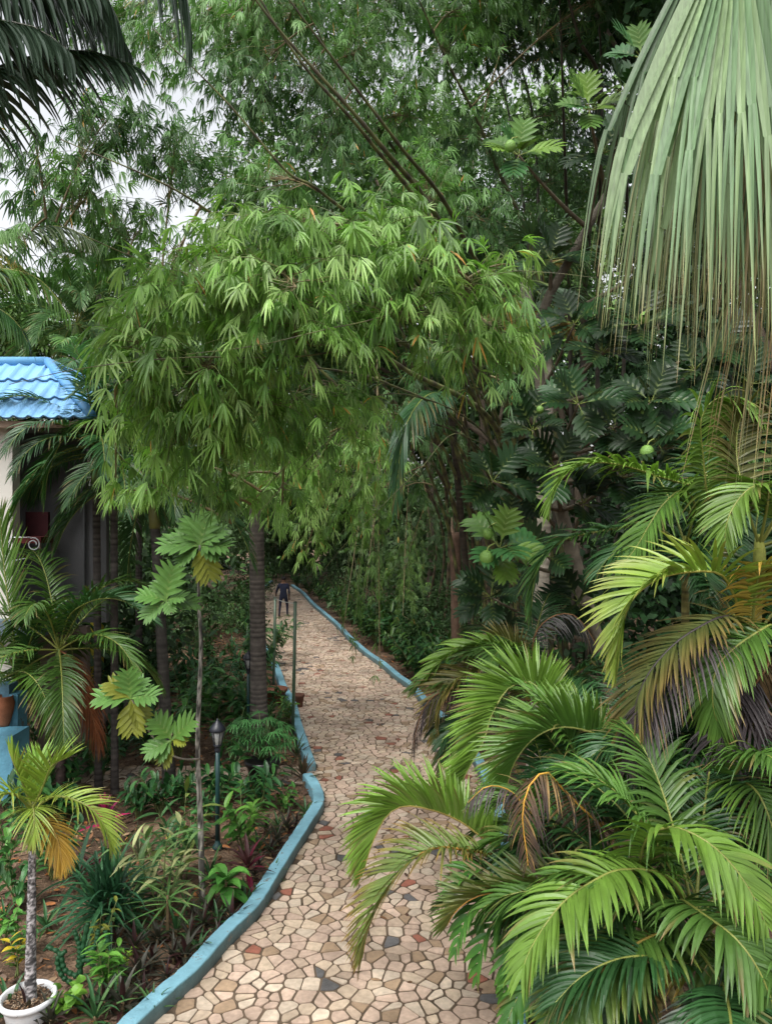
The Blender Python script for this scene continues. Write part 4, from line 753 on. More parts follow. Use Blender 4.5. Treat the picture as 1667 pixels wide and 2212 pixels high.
# ------------------------------------------------------------------ fan palms
def fan_leaf(mb, hub, axis, normal, n=44, L=1.1, span=150, w=.045, dr=2.2, c0=BLUEG, c1=BLUEG, tip=C(.34, .26, .13), seed=0, hang=.45, pet=None, split=.55):
    g = np.random.default_rng(seed); axis = unit(axis); s = unit(np.cross(axis, normal)); nn = np.cross(s, axis); hub = np.array(hub, float)
    an = np.radians(np.linspace(-span/2, span/2, n)); Lr = L*(.72+.28*np.cos(an*.9))*g.uniform(.95, 1.05, n)
    D = axis[None]*np.cos(an)[:, None]+s[None]*np.sin(an)[:, None]+nn[None]*(.06*(np.arange(n) % 2*2-1)[:, None])
    N = nn[None]+s[None]*(.55*(np.arange(n) % 2*2-1)[:, None])+g.normal(0, .08, (n, 3))
    k = g.uniform(.8, 1.15, (n, 1)); cc = np.where(g.random((n, 1)) < .3, c1, c0)*k; split = np.clip(split*g.uniform(.62, 1.18, n), .2, .85); w = w*g.uniform(.75, 1.15, n)
    ns = 8; prof = [.12, .45, .8, 1, 1, .85, .7, .55, .45]
    # blade part
    D = unit(D); pos = hub[None]+D*.03
    strips(mb, pos, D, N, Lr*split, w, .35*dr*.3, 6, [.2, .6, .9, 1, .98, .85, .62], cc, cc*1.05, .28, dexp=2)
    # free hanging tips, two per segment
    dd = unit(D+A(0, 0, -1)*(.35*dr*.3)); end = pos.copy()
    for q in range(6): end = end+unit(D+A(0, 0, -1)*(.35*dr*.3*((q)/6)**2))*(Lr*split/6)[:, None]
    for sg in (-1, 1):
        s2 = unit(np.cross(dd, N)); Lt = Lr*(1-split)*g.uniform(.8, 1.3, n)*(1+hang)
        tp = np.where(g.random((n, 1)) < .5, tip, C(.30, .33, .12))*g.uniform(.7, 1.2, (n, 1))
        strips(mb, end+s2*(sg*w*.14)[:, None], dd+s2*(sg*g.uniform(0, .10, (n, 1))), N, Lt, w*.40, dr*g.uniform(.6, 1.5, n), 7, [.8, .95, .85, .7, .5, .36, .22, .05], cc*1.05, tp, .2, cp=5.0, dexp=.8)
    if pet is not None: tube(mb, arc(np.array(pet), hub, 8, .12), np.linspace(.022, .013, 8), 6, C(.14, .2, .06))
fb = A(2.75, 2.5, 0); fc = A(2.45, 2.6, 6.2)
t = thing('fan_palm', 'fan palm whose pleated grey-green leaves hang in long ribbons at upper right', 'palm', fb)
mb = MB(); ring_trunk(mb, [fb, (fb+fc)/2+A(.1, 0, 0), fc], .15, .13, .1, seed=3); mb.build('trunk', M['bark'], t)
FG = C(.125, .205, .105); FH = C(.165, .24, .12)
for i, (hub, ax, nm_, kw) in enumerate([
  (P(1603, -150, 2.55), (-.13, .05, -1), (-.05, -1, .2), dict(n=67, L=1.22, span=46, w=0.0148, c0=C(.13, .17, .07), c1=C(.22, .22, .10), dr=2.4, split=.5, hang=.1, tip=C(.38, .28, .15))),
  (P(1588, -210, 2.25), (-.13, -.05, -1), (-.1, -1, .25), dict(n=28, L=1.22, span=38, w=0.0377, c0=FG*1.2, c1=FH*1.15, dr=2.0, split=.62, hang=.0)),
  (P(1668, -120, 2.5), (-.05, 0, -1), (0, -1, .1), dict(n=33, L=1.05, span=56, w=0.0369, hang=.1, c0=FG*.8, c1=FG, dr=2.4, split=.5)),
  (P(1538, -170, 2.7), (-.20, .1, -1), (-.1, -1, .2), dict(n=31, L=1.2, span=36, w=0.0295, hang=.1, c0=FG*.6, c1=FG*.8, dr=2.4, split=.55)),
  (P(1748, -60, 2.35), (-.12, 0, -1), (.1, -1, .2), dict(n=33, L=.95, span=50, w=0.0344, hang=.2, c0=C(.15, .17, .06), c1=C(.2, .16, .08), dr=2.2, split=.5, tip=C(.25, .16, .08))),
  (P(1628, -120, 2.9), (-.1, .1, -1), (0, -1, .1), dict(n=44, L=1.1, span=62, w=0.0295, hang=.2, c0=C(.10, .15, .06), c1=C(.16, .15, .07), dr=2.6, split=.45, tip=C(.3, .18, .10))),
  (P(1778, 200, 2.6), (-.15, .1, -1), (0, -1, .1), dict(n=33, L=.85, span=60, w=0.0287, c0=C(.16, .17, .07), c1=C(.3, .22, .1), dr=2.0, split=.35, tip=C(.36, .24, .12)))]):
    mb = MB(); fan_leaf(mb, hub, ax, nm_, seed=20+i, pet=fc, **kw); mb.build('fan_leaf', M['fan'], t)

# ------------------------------------------------------------------ breadfruit trees
g = np.random.default_rng(31)
bb = A(3.6, 10.6, 0); t = thing('breadfruit_tree', 'breadfruit tree with big dark lobed leaves and round green fruits on the right', 'tree', bb)
mb = MB(); tr = cr([bb, P(1185, 1000, 11), P(1168, 830, 11), P(1160, 700, 10.8), P(1230, 560, 10.6), P(1310, 420, 10.4)], 20)
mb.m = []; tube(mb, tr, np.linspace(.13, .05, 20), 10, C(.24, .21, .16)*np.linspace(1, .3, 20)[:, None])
ros = [(1249, 873, 8.6), (1406, 870, 8.4), (1419, 955, 8.2), (1199, 1013, 9), (1064, 1040, 9.3), (1079, 1185, 8.0), (1120, 335, 9.2), (1272, 238, 8.9), (1385, 125, 8.4), (1345, 200, 9.4), (1300, 760, 9.2), (1500, 800, 8.6), (1560, 900, 8.6),
  (1380, 700, 9.0), (1620, 830, 8.8), (1150, 930, 9.8), (1330, 930, 9.2), (1260, 1090, 9.3), (1140, 1060, 9.8), (1180, 1200, 9.2), (1060, 1290, 10), (1480, 950, 9.0), (1240, 700, 9.8), (1560, 740, 9.2), (1340, 1030, 9.0), (1640, 960, 9), (1100, 1120, 10.4), (1300, 330, 9.8), (1190, 560, 10.4), (1430, 560, 10), (1120, 1380, 10.5), (1250, 1300, 10)]
for (u, v, Y) in ros:
    c = P(u, v, Y); k = int(np.argmin(np.abs(tr[:, 2]-c[2]+.5))); tube(mb, arc(tr[k], c, 9, -.05), np.linspace(.035, .014, 9), 6, C(.12, .10, .07))
mb.build('trunk', M['bark'], t)
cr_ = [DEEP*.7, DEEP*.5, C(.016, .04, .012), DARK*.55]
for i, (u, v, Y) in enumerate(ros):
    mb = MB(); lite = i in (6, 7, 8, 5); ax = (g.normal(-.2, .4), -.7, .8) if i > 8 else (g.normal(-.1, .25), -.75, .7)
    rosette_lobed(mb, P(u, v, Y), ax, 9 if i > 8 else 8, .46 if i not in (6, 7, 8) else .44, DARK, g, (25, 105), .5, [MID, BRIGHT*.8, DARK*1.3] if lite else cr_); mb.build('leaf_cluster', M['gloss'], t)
for (u, v, Y, r) in [(1386, 890, 8.3, .062), (1397, 978, 8.0, .075), (1054, 1153, 7.8, .055), (1050, 1206, 7.7, .074), (1102, 315, 8.9, .065), (1392, 686, 8.8, .062), (1166, 885, 9.2, .045)]:
    mb = MB(); c = P(u, v, Y); icos(mb, c, r, C(.13, .25, .045)); tube(mb, [c+A(0, 0, r*.9), c+A(.03, .02, r*1.6), c+A(.09, .05, r*2)], .008, 5, C(.2, .25, .06)); mb.build('fruit', M['fruit'], t)
# young breadfruit sapling in the bed
sb = G(437, 1945); Ys = sb[1]
t = thing('breadfruit_sapling', 'slim grey-barked breadfruit sapling with pale lobed leaves in the left bed', 'tree', sb)
tk = cr([sb, P(433, 1780, Ys+.05), P(427, 1600, Ys), P(434, 1400, Ys-.05), P(429, 1290, Ys), P(432, 1178, Ys)], 60); gg = np.random.default_rng(4)
mb = MB(); tube(mb, tk, np.linspace(.036, .016, 60)*gg.uniform(.93, 1.07, 60), 9, C(.34, .32, .28)*np.linspace(1, .4, 60)[:, None], mottle=True)
brA = cr([P(431, 1640, Ys), P(395, 1640, Ys-.2), P(360, 1625, Ys-.3), P(325, 1585, Ys-.4), P(285, 1512, Ys-.5)], 20); tube(mb, brA, np.linspace(.013, .008, 20), 6, C(.25, .22, .18))
brB = cr([P(352, 1620, Ys-.3), P(362, 1608, Ys-.4), P(372, 1585, Ys-.5)], 8); tube(mb, brB, .008, 6, C(.2, .2, .1))
brC = cr([P(431, 1290, Ys), P(395, 1302, Ys-.2), P(360, 1300, Ys-.4)], 8); tube(mb, brC, .008, 6, C(.2, .2, .1)); mb.build('trunk', M['bark'], t)
PL = C(.105, .23, .05); PY = C(.26, .29, .035)
def lleaf(mb, u, v, Y, du, dv, dy, L, c, n=(0, -.6, .8), dr=.4):
    b = P(u, v, Y); d = unit(A(du, dy, -dv)); lobed(mb, b, d, A(*n), L, c, dr)
for (u, v, Y, lst) in [
  (431, 1180, Ys, [(-.3, -1, .2, .42, PL), (.2, -1, .1, .46, PL), (.9, -.75, .0, .40, PL), (-1, -.15, -.2, .50, PL), (1, -.1, -.3, .42, PL), (-.7, .5, -.3, .34, PL), (.7, .25, -.3, .34, PL*.8), (-.9, -.6, .3, .42, PL*.8), (.35, .95, -.1, .46, PY*.85)]),
  (358, 1298, Ys-.4, [(.2, -1, 0, .46, PL*1.15), (-.9, -.35, -.2, .34, PL*1.3), (.9, -.3, -.2, .26, PL), (-.6, .45, -.3, .34, PL), (.35, .4, -.4, .2, PL*1.3), (-.3, -.7, .3, .3, PL), (.8, .0, .3, .4, PL*.6)]),
  (282, 1510, Ys-.5, [(-.1, -1, 0, .36, PL*1.1), (-.9, -.2, -.2, .42, PL*1.2), (.95, -.25, -.2, .36, PL*1.1), (-.9, -.8, .1, .36, PY*.8), (.1, 1, -.1, .42, PY*.8), (.5, .8, .1, .34, PY*.7), (.4, -.8, .3, .3, PL)]),
  (371, 1600, Ys-.5, [(-.6, -.9, 0, .36, MID*1.3), (.7, -.8, 0, .38, MID*1.3), (-.9, .3, -.3, .34, PL), (-.5, .6, -.3, .26, PL), (-.4, 1, -.2, .3, PY*.7), (.9, -.1, -.3, .2, PY)])]:
    mb = MB()
    for (du, dv, dy, L, c) in lst: lleaf(mb, u, v, Y, du, dv, dy, L*.84, c)
    mb.build('leaf_cluster', M['gloss'], t)
# ------------------------------------------------------------------ palms of the left garden
big = G(560, 1605)
bt_ = P(552, 905, big[1]-.3)
palm('ringed_palm', 'tallest palm with thick pale-ringed grey trunk beside the left kerb', big, bt_, .165, .125, 16, 2.4, .55, .035, 44, DARK, None, .9, .4, 1.1, 21, .6, ca=C(.115, .10, .088), cb=C(.05, .042, .038), fr_r=.018)
b2 = G(366, 1700)
palm('garden_palm', 'slender palm with black-brown trunk and arching fronds behind the pale sapling', b2, P(335, 1035, 12.0), .10, .075, 15, 2.2, .48, .034, 46, DARK*1.1, MID*.8, .8, .5, 1.25, 22, .75, ca=C(.055, .05, .045), cb=C(.03, .027, .025), fr_r=.015, mid=P(350, 1400, 12.2), shc=C(.22, .22, .07),
     explicit=[([P(335, 1035, 12), P(290, 930, 11.8), P(210, 905, 11.6), P(140, 945, 11.5), P(105, 1020, 11.4), P(98, 1080, 11.4)], bx(L=.62, n=60, w=.035, a0=60, a1=18, lift=.35, droop=.8, c0=DARK, c1=MID*1.3, start=.16)),
               ([P(335, 1035, 12), P(270, 1030, 11.7), P(190, 1060, 11.5), P(130, 1120, 11.4), P(100, 1190, 11.4)], bx(L=.62, n=56, w=.035, a0=60, a1=18, lift=.25, droop=.9, c0=DEEP*1.3, c1=DARK*1.3, start=.16)),
               ([P(335, 1035, 12), P(290, 840, 11.7), P(220, 810, 11.5), P(160, 850, 11.3)], bx(L=.6, n=50, w=.035, lift=.4, droop=.6, c0=DARK, c1=MID*1.3, start=.16))])
b3 = G(248, 1712); palm('garden_palm', 'right one of two dark ringed palm trunks close together at the left', b3, P(246, 985, b3[1]), .055, .06, 14, 1.9, .5, .034, 46, DARK*1.3, None, .9, .35, 1.2, 23, .6, ca=C(.07, .06, .055), cb=C(.03, .026, .024))
b4 = G(213, 1705); palm('garden_palm', 'left one of two dark ringed palm trunks close together at the left', b4, P(208, 960, b4[1]-.2), .055, .06, 14, 1.9, .5, .034, 46, DARK*1.3, None, .9, .35, 1.2, 24, .6, ca=C(.07, .06, .055), cb=C(.03, .026, .024))
b5 = G(300, 1500); palm('garden_palm', 'thin dark palm trunk in the shade right of the two ringed trunks', b5, P(300, 1010, b5[1]), .09, .07, 12, 2.4, .6, .04, 40, DARK, None, .9, .35, 1.2, 25, .5, ca=C(.06, .05, .045), cb=C(.03, .026, .024))
b6 = G(132, 1760); palm('garden_palm', 'low palm with a rusty withered frond in front of the stone steps', b6, P(128, 1405, 11.2), .075, .06, 11, 1.9, .5, .04, 40, MID*.8, None, .8, .45, 1.1, 26, .35, ca=C(.06, .04, .035), cb=C(.03, .022, .02),
     explicit=[([P(128, 1405, 11.2), P(150, 1330, 11.0), P(210, 1295, 10.8), P(270, 1300, 10.7), P(330, 1340, 10.6)], bx(L=.50, n=46, w=.045, a0=62, a1=20, lift=.6, droop=.45, c0=DARK*1.2, c1=C(.06, .17, .06), start=.14)),
               ([P(128, 1405, 11.2), P(155, 1425, 11.0), P(178, 1480, 10.9), P(200, 1550, 10.9), P(215, 1610, 10.9)], bx(L=.62, n=60, w=.03, a0=45, a1=15, lift=.1, droop=1.2, c0=C(.20, .065, .025), c1=C(.13, .05, .025), start=.1, mat='dead', cr_=C(.2, .09, .04)), 'rusty brown withered frond'),
               ([P(128, 1405, 11.2), P(90, 1340, 11.1), P(60, 1330, 11.1), P(20, 1370, 11.0)], bx(L=.50, n=40, w=.045, lift=.5, droop=.5, c0=DARK, c1=MID, start=.14))])
b7 = G(50, 1705); palm('garden_palm', 'palm with green cane-like trunk and tall upright fronds by the blue posts', b7, P(40, 1470, 11.5), .055, .05, 5, 1.6, .42, .035, 34, MID*.8, None, .6, .4, .9, 27, .35, ca=C(.09, .13, .04), cb=C(.05, .06, .03),
     explicit=[([P(40, 1470, 11.5), P(30, 1380, 11.4), P(14, 1270, 11.3), P(5, 1180, 11.3), P(0, 1110, 11.2)], bx(L=.75, n=46, w=.04, a0=40, a1=14, lift=.3, droop=.12, c0=MID, c1=BRIGHT, start=.2)),
               ([P(40, 1470, 11.5), P(20, 1455, 10.9), P(52, 1452, 10.6), P(80, 1475, 10.4), P(104, 1525, 10.3), P(118, 1588, 10.3)], bx(L=.50, n=42, w=.036, a0=78, a1=26, lift=.15, droop=.25, c0=MID, c1=BRIGHT*.9, start=.26)),
               ([P(40, 1470, 11.5), P(10, 1400, 11.0), P(-30, 1370, 10.8), P(-70, 1400, 10.7)], bx(L=.5, n=36, w=.036, lift=.3, droop=.5, c0=MID, c1=BRIGHT*.9, start=.2)),
               ([P(40, 1470, 11.5), P(60, 1400, 11.3), P(85, 1340, 11.2), P(120, 1320, 11.1)], bx(L=.5, n=36, w=.036, lift=.3, droop=.3, c0=DARK*1.2, c1=MID, start=.2))])
# potted palm in the foreground
pc = P(60, 2156, 6.62); pcx, pcy = pc[0], pc[1]
t = thing('plant_pot', 'white round plastic pot with rolled rim holding the potted palm', 'plant pot', (pcx, pcy, 0))
mb = MB(); lathe(mb, A(pcx, pcy, 0), [(.001, .0), (.15, .0), (.17, .02), (.192, .12), (.2, .155), (.222, .165), (.236, .185), (.234, .21), (.222, .222), (.206, .215), (.198, .19), (.192, .175)], 48, C(.72, .73, .74)); mb.build('pot', M['plastic'], t)
gg = np.random.default_rng(5); mb = MB(); lathe(mb, A(pcx, pcy, 0), [(.194, .165), (.15, .172), (.08, .178), (.001, .18)], 40, C(.07, .045, .03)); 
n = 420; aa = gg.uniform(0, 6.28, n); rr = .185*np.sqrt(gg.random(n)); strips(mb, np.c_[pcx+rr*np.cos(aa), pcy+rr*np.sin(aa), .185+gg.random(n)*.012], gg.normal(0, 1, (n, 3))*A(1, 1, .15), np.tile(A(0, 0, 1.), (n, 1))+gg.normal(0, .4, (n, 3)), gg.uniform(.012, .035, n), .010, 0, 2, [.8, 1, .5], np.array([C(.22, .12, .06), C(.35, .28, .2), C(.08, .05, .035)])[gg.integers(0, 3, n)], C(.2, .13, .08), two=True)
mb.build('potting_bark', M['litter'], t)
pb_ = A(pcx+.02, pcy, .17); pt = P(70, 1752, 6.75)
YG = C(.27, .40, .05)
palm('potted_palm', 'small palm with yellow-green fronds growing in the white pot', pb_, pt, .050, .030, 0, 1, .3, .02, 20, seed=31, shaft=.32, mottle=True, ca=C(.30, .28, .28), cb=C(.18, .16, .16), shc=C(.30, .32, .06), fr_r=.01,
  explicit=[([pt, P(92, 1700, 6.7), P(112, 1655, 6.65), P(150, 1635, 6.6)], bx(L=.36, n=34, w=.024, a0=60, a1=20, lift=.6, droop=.15, c0=YG, c1=YG*1.1, start=.14)),
            ([pt, P(52, 1700, 6.7), P(30, 1650, 6.6), P(18, 1620, 6.6)], bx(L=.30, n=30, w=.024, a0=55, a1=18, lift=.6, droop=.15, c0=YG, c1=LIME*1.1, start=.14)),
            ([pt, P(78, 1680, 6.9), P(85, 1640, 7.0)], bx(L=.34, n=28, w=.026, a0=40, a1=12, lift=.5, droop=.05, c0=LIME, c1=LIME*1.2, start=.14)),
            ([pt, P(115, 1722, 6.6), P(165, 1730, 6.5), P(205, 1755, 6.45), P(232, 1800, 6.4), P(240, 1835, 6.4)], bx(L=.30, n=40, w=.022, a0=64, a1=18, lift=.5, droop=.5, c0=YG, c1=C(.38, .42, .08), start=.16, seg=5)),
            ([pt, P(40, 1722, 6.6), P(12, 1715, 6.5), P(-25, 1740, 6.4), P(-50, 1800, 6.4)], bx(L=.34, n=34, w=.024, a0=64, a1=20, lift=.4, droop=.6, c0=YG, c1=C(.40, .38, .07), start=.16)),
            ([pt, P(72, 1745, 6.5), P(74, 1775, 6.4), P(70, 1810, 6.35)], bx(L=.32, n=26, w=.018, a0=60, a1=10, lift=.1, droop=.7, c0=YG, c1=C(.40, .42, .12), start=.1, seg=5)),
            ([P(72, 1800, 6.72), P(95, 1770, 6.65), P(110, 1785, 6.6), P(126, 1820, 6.55), P(134, 1870, 6.5)], bx(L=.30, n=46, w=.020, a0=66, a1=6, lift=.05, droop=.8, c0=C(.60, .36, .06), c1=C(.62, .40, .08), start=.2, cr_=C(.55, .34, .08), seg=5), 'orange dying frond')])
# far fluffy palms
b8 = P(170, 1120, 24); b8[2] = 0; palm('foxtail_palm', 'far bushy palm with plume-like fronds just above the blue roof', b8, P(165, 700, 24), .16, .13, 22, 2.6, .75, .05, 60, C(.07, .16, .05), C(.12, .24, .07), .9, .8, 1.2, 33, .6)
b9 = P(215, 1120, 27); b9[2] = 0; palm('foxtail_palm', 'taller far palm right behind the bushy one', b9, P(215, 600, 27), .16, .13, 18, 2.2, .7, .05, 44, C(.06, .14, .05), None, .6, .7, 1.0, 34, .6)
b10 = P(150, 1120, 16); b10[2] = 0; palm('garden_palm', 'palm with bright fanned fronds between the blue roof and the bamboo', b10, P(190, 850, 15.5), .10, .08, 12, 1.8, .55, .04, 44, MID, C(.12, .27, .07), .7, .5, 1.0, 35, .5)
b11 = P(1040, 1120, 15.5); b11[2] = 0; palm('garden_palm', 'dark palm hidden in the bamboo with one long frond hanging above the path', b11, P(975, 850, 13.5), .06, .06, 9, 1.8, .5, .035, 40, DEEP*1.3, None, .9, .4, 1.3, 36, .4, ca=C(.05, .04, .03), cb=C(.03, .025, .02),
     explicit=[([P(975, 850, 13.5), P(930, 850, 10.5), P(890, 890, 9.2), P(868, 950, 9), P(860, 1020, 9), P(855, 1085, 9)], bx(L=.75, n=80, w=.035, a0=36, a1=10, lift=.3, droop=1.1, c0=DARK*.9, c1=C(.035, .11, .05), start=.2))])
b12 = A(2.35, 12.2, 0); t12 = P(1130, 610, 12)
t = thing('fan_palm', 'dark fan palm with yellow-brown skirts behind the bamboo tips', 'palm', b12)
mb = MB(); ring_trunk(mb, [b12, P(1178, 860, 12), P(1150, 760, 12), t12], .13, .11, .1, C(.30, .27, .22), C(.2, .18, .14)); mb.build('trunk', M['bark'], t); gg = np.random.default_rng(9)
for i in range(16):
    az = i*2.4; e = R(60-8*i); d = A(math.cos(az)*math.cos(e), math.sin(az)*math.cos(e), math.sin(e)); hub = t12+d*.7; dead = i > 10 or i == 3
    mb = MB(); fan_leaf(mb, hub, d+A(0, 0, -.25), A(0, 0, 1)+d*.3+gg.normal(0, .1, 3), 26, .75, 200, .045, 1.2, C(.22, .15, .04) if dead else C(.05, .09, .045), C(.12, .07, .03) if dead else C(.04, .075, .04), C(.16, .12, .05), 60+i, .2, t12, .62); mb.build('fan_leaf', M['fan'], t)

ds = P(984, 1120, 15.5); ds[2] = 0; dt = thing('dead_trunk', 'reddish-brown dead trunk with a jagged top right of the path under the bamboo', 'tree trunk', ds)
mb = MB(); zt = CH-(1150-1120)/1670*15.5; pp = cr([ds-A(0, 0, .05), ds+A(.03, 0, zt*.5), ds+A(-.02, 0, zt)], 40); tube(mb, pp, np.linspace(.15, .105, 40)*np.random.default_rng(2).uniform(.93, 1.05, 40), 10, C(.13, .08, .055)); tube(mb, cr([pp[-1]+A(-.04, 0, -.05), pp[-1]+A(-.06, 0, .3)], 6), np.linspace(.05, .01, 6), 6, C(.25, .17, .12)); mb.build('trunk', M['bark'], dt)
# dark coconut fronds hanging in at the upper left
cb_ = A(-3.9, 4.2, 0); ct = A(-3.5, 4.4, 9.0); BG = C(.048, .085, .052)
t = palm('coconut_palm', 'coconut palm outside the left edge whose dark fronds hang into the top corner', cb_, ct, .17, .13, 5, 2.6, .7, .045, 50, BG, None, 1.2, .2, 1.3, 41, .2, el=(70, 10), azr=(2.2, 4.4), explicit=[
  ([ct, P(-260, -330, 5.2), P(-60, -200, 5.2), P(90, -80, 5.2), P(210, 0, 5.2), P(280, 110, 5.2)], bx(L=.72, n=96, w=.052, a0=50, a1=26, lift=-.3, droop=2.6, c0=BG, c1=BG*1.2, start=.25, cr_=C(.06, .06, .04), seg=6, r0=.02, dmg=0)),
  ([ct, P(-330, -60, 4.8), P(-150, 190, 4.8), P(0, 142, 4.8), P(110, 112, 4.8), P(210, 112, 4.8), P(300, 148, 4.8)], bx(L=.60, n=96, w=.055, a0=50, a1=8, lift=-.4, droop=2.2, c0=BG*1.1, c1=BG*1.4, start=.3, cr_=C(.07, .07, .05), seg=6, r0=.02, dmg=0)),
  ([ct, P(-50, -500, 5.0), P(200, -330, 5.0), P(330, -170, 5.0), P(395, -40, 5.0), P(412, 60, 5.0)], bx(L=.85, n=60, w=.045, a0=40, a1=14, lift=-.3, droop=3.0, c0=BG, c1=BG*1.2, start=.3, cr_=C(.06, .06, .04), seg=6, r0=.02, dmg=0)),
  ([ct, P(-300, -300, 4.6), P(-60, -120, 4.6), P(60, -60, 4.6), P(140, -50, 4.6), P(200, -20, 4.6)], bx(L=.72, n=96, w=.05, a0=50, a1=26, lift=-.3, droop=2.6, c0=BG*.8, c1=BG, start=.25, cr_=C(.06, .06, .04), seg=6, r0=.02, dmg=0)),
  ([ct, P(-330, -200, 4.4), P(-140, 20, 4.4), P(-20, 40, 4.4), P(80, 60, 4.4), P(150, 110, 4.4)], bx(L=.6, n=96, w=.05, a0=50, a1=20, lift=-.3, droop=3.0, c0=BG*.8, c1=BG, start=.25, cr_=C(.06, .06, .04), seg=6, r0=.02, dmg=0)),
  ([ct, P(-150, -400, 4.8), P(60, -190, 4.8), P(160, -90, 4.8), P(240, 10, 4.8), P(262, 70, 4.8)], bx(L=.6, n=96, w=.045, a0=45, a1=20, lift=-.3, droop=3.0, c0=BG*.9, c1=BG*1.2, start=.25, cr_=C(.06, .06, .04), seg=6, r0=.02, dmg=0)),
  ([ct, P(-260, -500, 5.4), P(60, -420, 5.4), P(260, -260, 5.4), P(420, -170, 5.4), P(500, -90, 5.4)], bx(L=.5, n=60, w=.03, a0=50, a1=20, lift=-.3, droop=2.6, c0=BG, c1=BG*1.2, start=.25, cr_=C(.06, .06, .04), seg=6, r0=.02, dmg=0))])
cb2 = A(-6.6, 9.5, 0); ct2 = A(-6.2, 9.4, 7.4)
palm('coconut_palm', 'palm outside the left edge whose pale green fronds hang above the blue roof', cb2, ct2, .14, .11, 0, seed=43, shaft=.2, explicit=[
  ([ct2, P(-140, 540, 9.2), P(-30, 520, 9.2), P(60, 492, 9.2), P(140, 490, 9.2), P(200, 520, 9.2)], bx(L=.62, n=64, w=.034, a0=56, a1=24, lift=-.2, droop=2.0, c0=C(.15, .2, .12), c1=C(.2, .25, .12), start=.2, seg=6)),
  ([ct2, P(-160, 590, 9.5), P(-50, 560, 9.5), P(20, 555, 9.5), P(70, 600, 9.5)], bx(L=.6, n=56, w=.034, a0=56, a1=24, lift=-.2, droop=1.8, c0=C(.3, .3, .06), c1=C(.4, .33, .06), start=.2, seg=6)),
  ([ct2, P(-120, 610, 9), P(-20, 580, 9), P(80, 600, 9), P(150, 680, 9)], bx(L=.66, n=60, w=.034, a0=56, a1=24, lift=-.2, droop=1.8, c0=MID, c1=MID*1.3, start=.2, seg=6)),
  ([ct2, P(-120, 660, 9), P(-40, 650, 9), P(30, 690, 9), P(60, 740, 9)], bx(L=.6, n=60, w=.034, a0=56, a1=24, lift=-.2, droop=1.8, c0=DARK*1.3, c1=MID, start=.2, seg=6))])

# ------------------------------------------------------------------ the pavilion with the blue tiled roof
bl = thing('pavilion', 'raised white-walled pavilion with a blue wave-tiled hip roof at the left edge', 'building', (-9, 14, 0))
Ye = 11.6; ez = CH+215/1670*Ye; pitch = .92; xr = (195-833.5)/1670*Ye+.0; Wt = .225; rowl = .515; nrow = 3
BT = C(.19, .40, .66)
def tile_slope(mb, corner, ax, up, n_along, rows, hip):
    """wave tiles; `ax` runs along the eave away from the corner, `up` climbs the slope; hip = how far each row recedes"""
    nz_ = unit(np.cross(ax, up)); nz_ = nz_ if nz_[2] > 0 else -nz_
    sub = 8
    for r in range(rows):
        x0 = hip*r*rowl; xs = np.arange(0, n_along*sub+1)/sub*Wt; xs = xs[xs >= x0-Wt*.2]
        ph = (xs/Wt) % 1; hgt = .045*(.5+.5*np.cos(2*np.pi*ph))**2.2
        lo = corner+ax[None]*xs[:, None]+up*(r*rowl-.02)+nz_*(hgt+.045)[:, None]; hi = corner+ax[None]*np.maximum(xs, x0+hip*rowl)[:, None]+up*(r+1)*rowl+nz_*(hgt+.0)[:, None]; lw_ = lo-nz_*.035
        n = len(xs); V = np.concatenate([lw_, lo, hi]); F = [[i, i+1, n+i+1, n+i] for i in range(n-1)]+[[n+i, n+i+1, 2*n+i+1, 2*n+i] for i in range(n-1)]
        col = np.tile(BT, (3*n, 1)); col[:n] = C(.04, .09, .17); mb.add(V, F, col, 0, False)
cs = A(xr, Ye, ez); sl = math.atan(pitch); up_f = A(0, math.cos(sl), math.sin(sl)); up_s = A(-math.cos(sl), 0, math.sin(sl))
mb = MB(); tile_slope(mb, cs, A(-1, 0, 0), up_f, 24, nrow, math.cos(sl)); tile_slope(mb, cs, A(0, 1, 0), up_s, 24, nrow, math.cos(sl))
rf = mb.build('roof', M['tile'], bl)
mb = MB(); H = nrow*rowl; a = cs+A(.03, -.03, .05); b = cs+up_f*H+A(-H*math.cos(sl), 0, .05)
tube(mb, [a, (a+b)/2+A(0, 0, .01), b], .075, 10, C(.10, .29, .55)); tube(mb, [b, b+A(-2, 0, 0), b+A(-4, 0, 0)], .075, 10, C(.14, .36, .60)); tube(mb, [b, b+A(0, 3, 0)], .07, 8, BT)
mb.build('ridge_cap', M['tile'], rf)
mb = MB(); box(mb, b[0]-5, b[0], b[1], b[1]+4, b[2]-.16, b[2]-.06, BT); mb.build('roof_deck', M['tile'], rf)
wx0 = -11.0; zf = 2.75
col_x = (30-833.5)/1670*(Ye+.4)
mb = MB(); box(mb, wx0, xr-.1, Ye+.06, Ye+.12, ez-.12, ez-.02, C(.22, .16, .12)); box(mb, xr-.16, xr-.1, Ye+.13, Ye+5, ez-.12, ez-.02, C(.22, .16, .12)); box(mb, wx0, xr-.17, Ye+.13, Ye+5, ez-.05, ez-.02, C(.3, .26, .22)); mb.build('eaves', M['plaster'], bl)
mb = MB(); box(mb, col_x-1.5, col_x, Ye+.35, Ye+.6, 0, ez-.06, C(.52, .50, .46)); mb.build('wall', M['plaster'], bl)
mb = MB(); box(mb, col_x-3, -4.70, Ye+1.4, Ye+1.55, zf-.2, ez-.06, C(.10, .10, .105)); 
box(mb, (191-833.5)/1670*(Ye+1.35), (204-833.5)/1670*(Ye+1.35), Ye+1.30, Ye+1.39, CH+.55, CH+1.15, C(.75, .75, .73)); mb.build('rear_wall', M['plaster'], bl)
mb = MB(); 
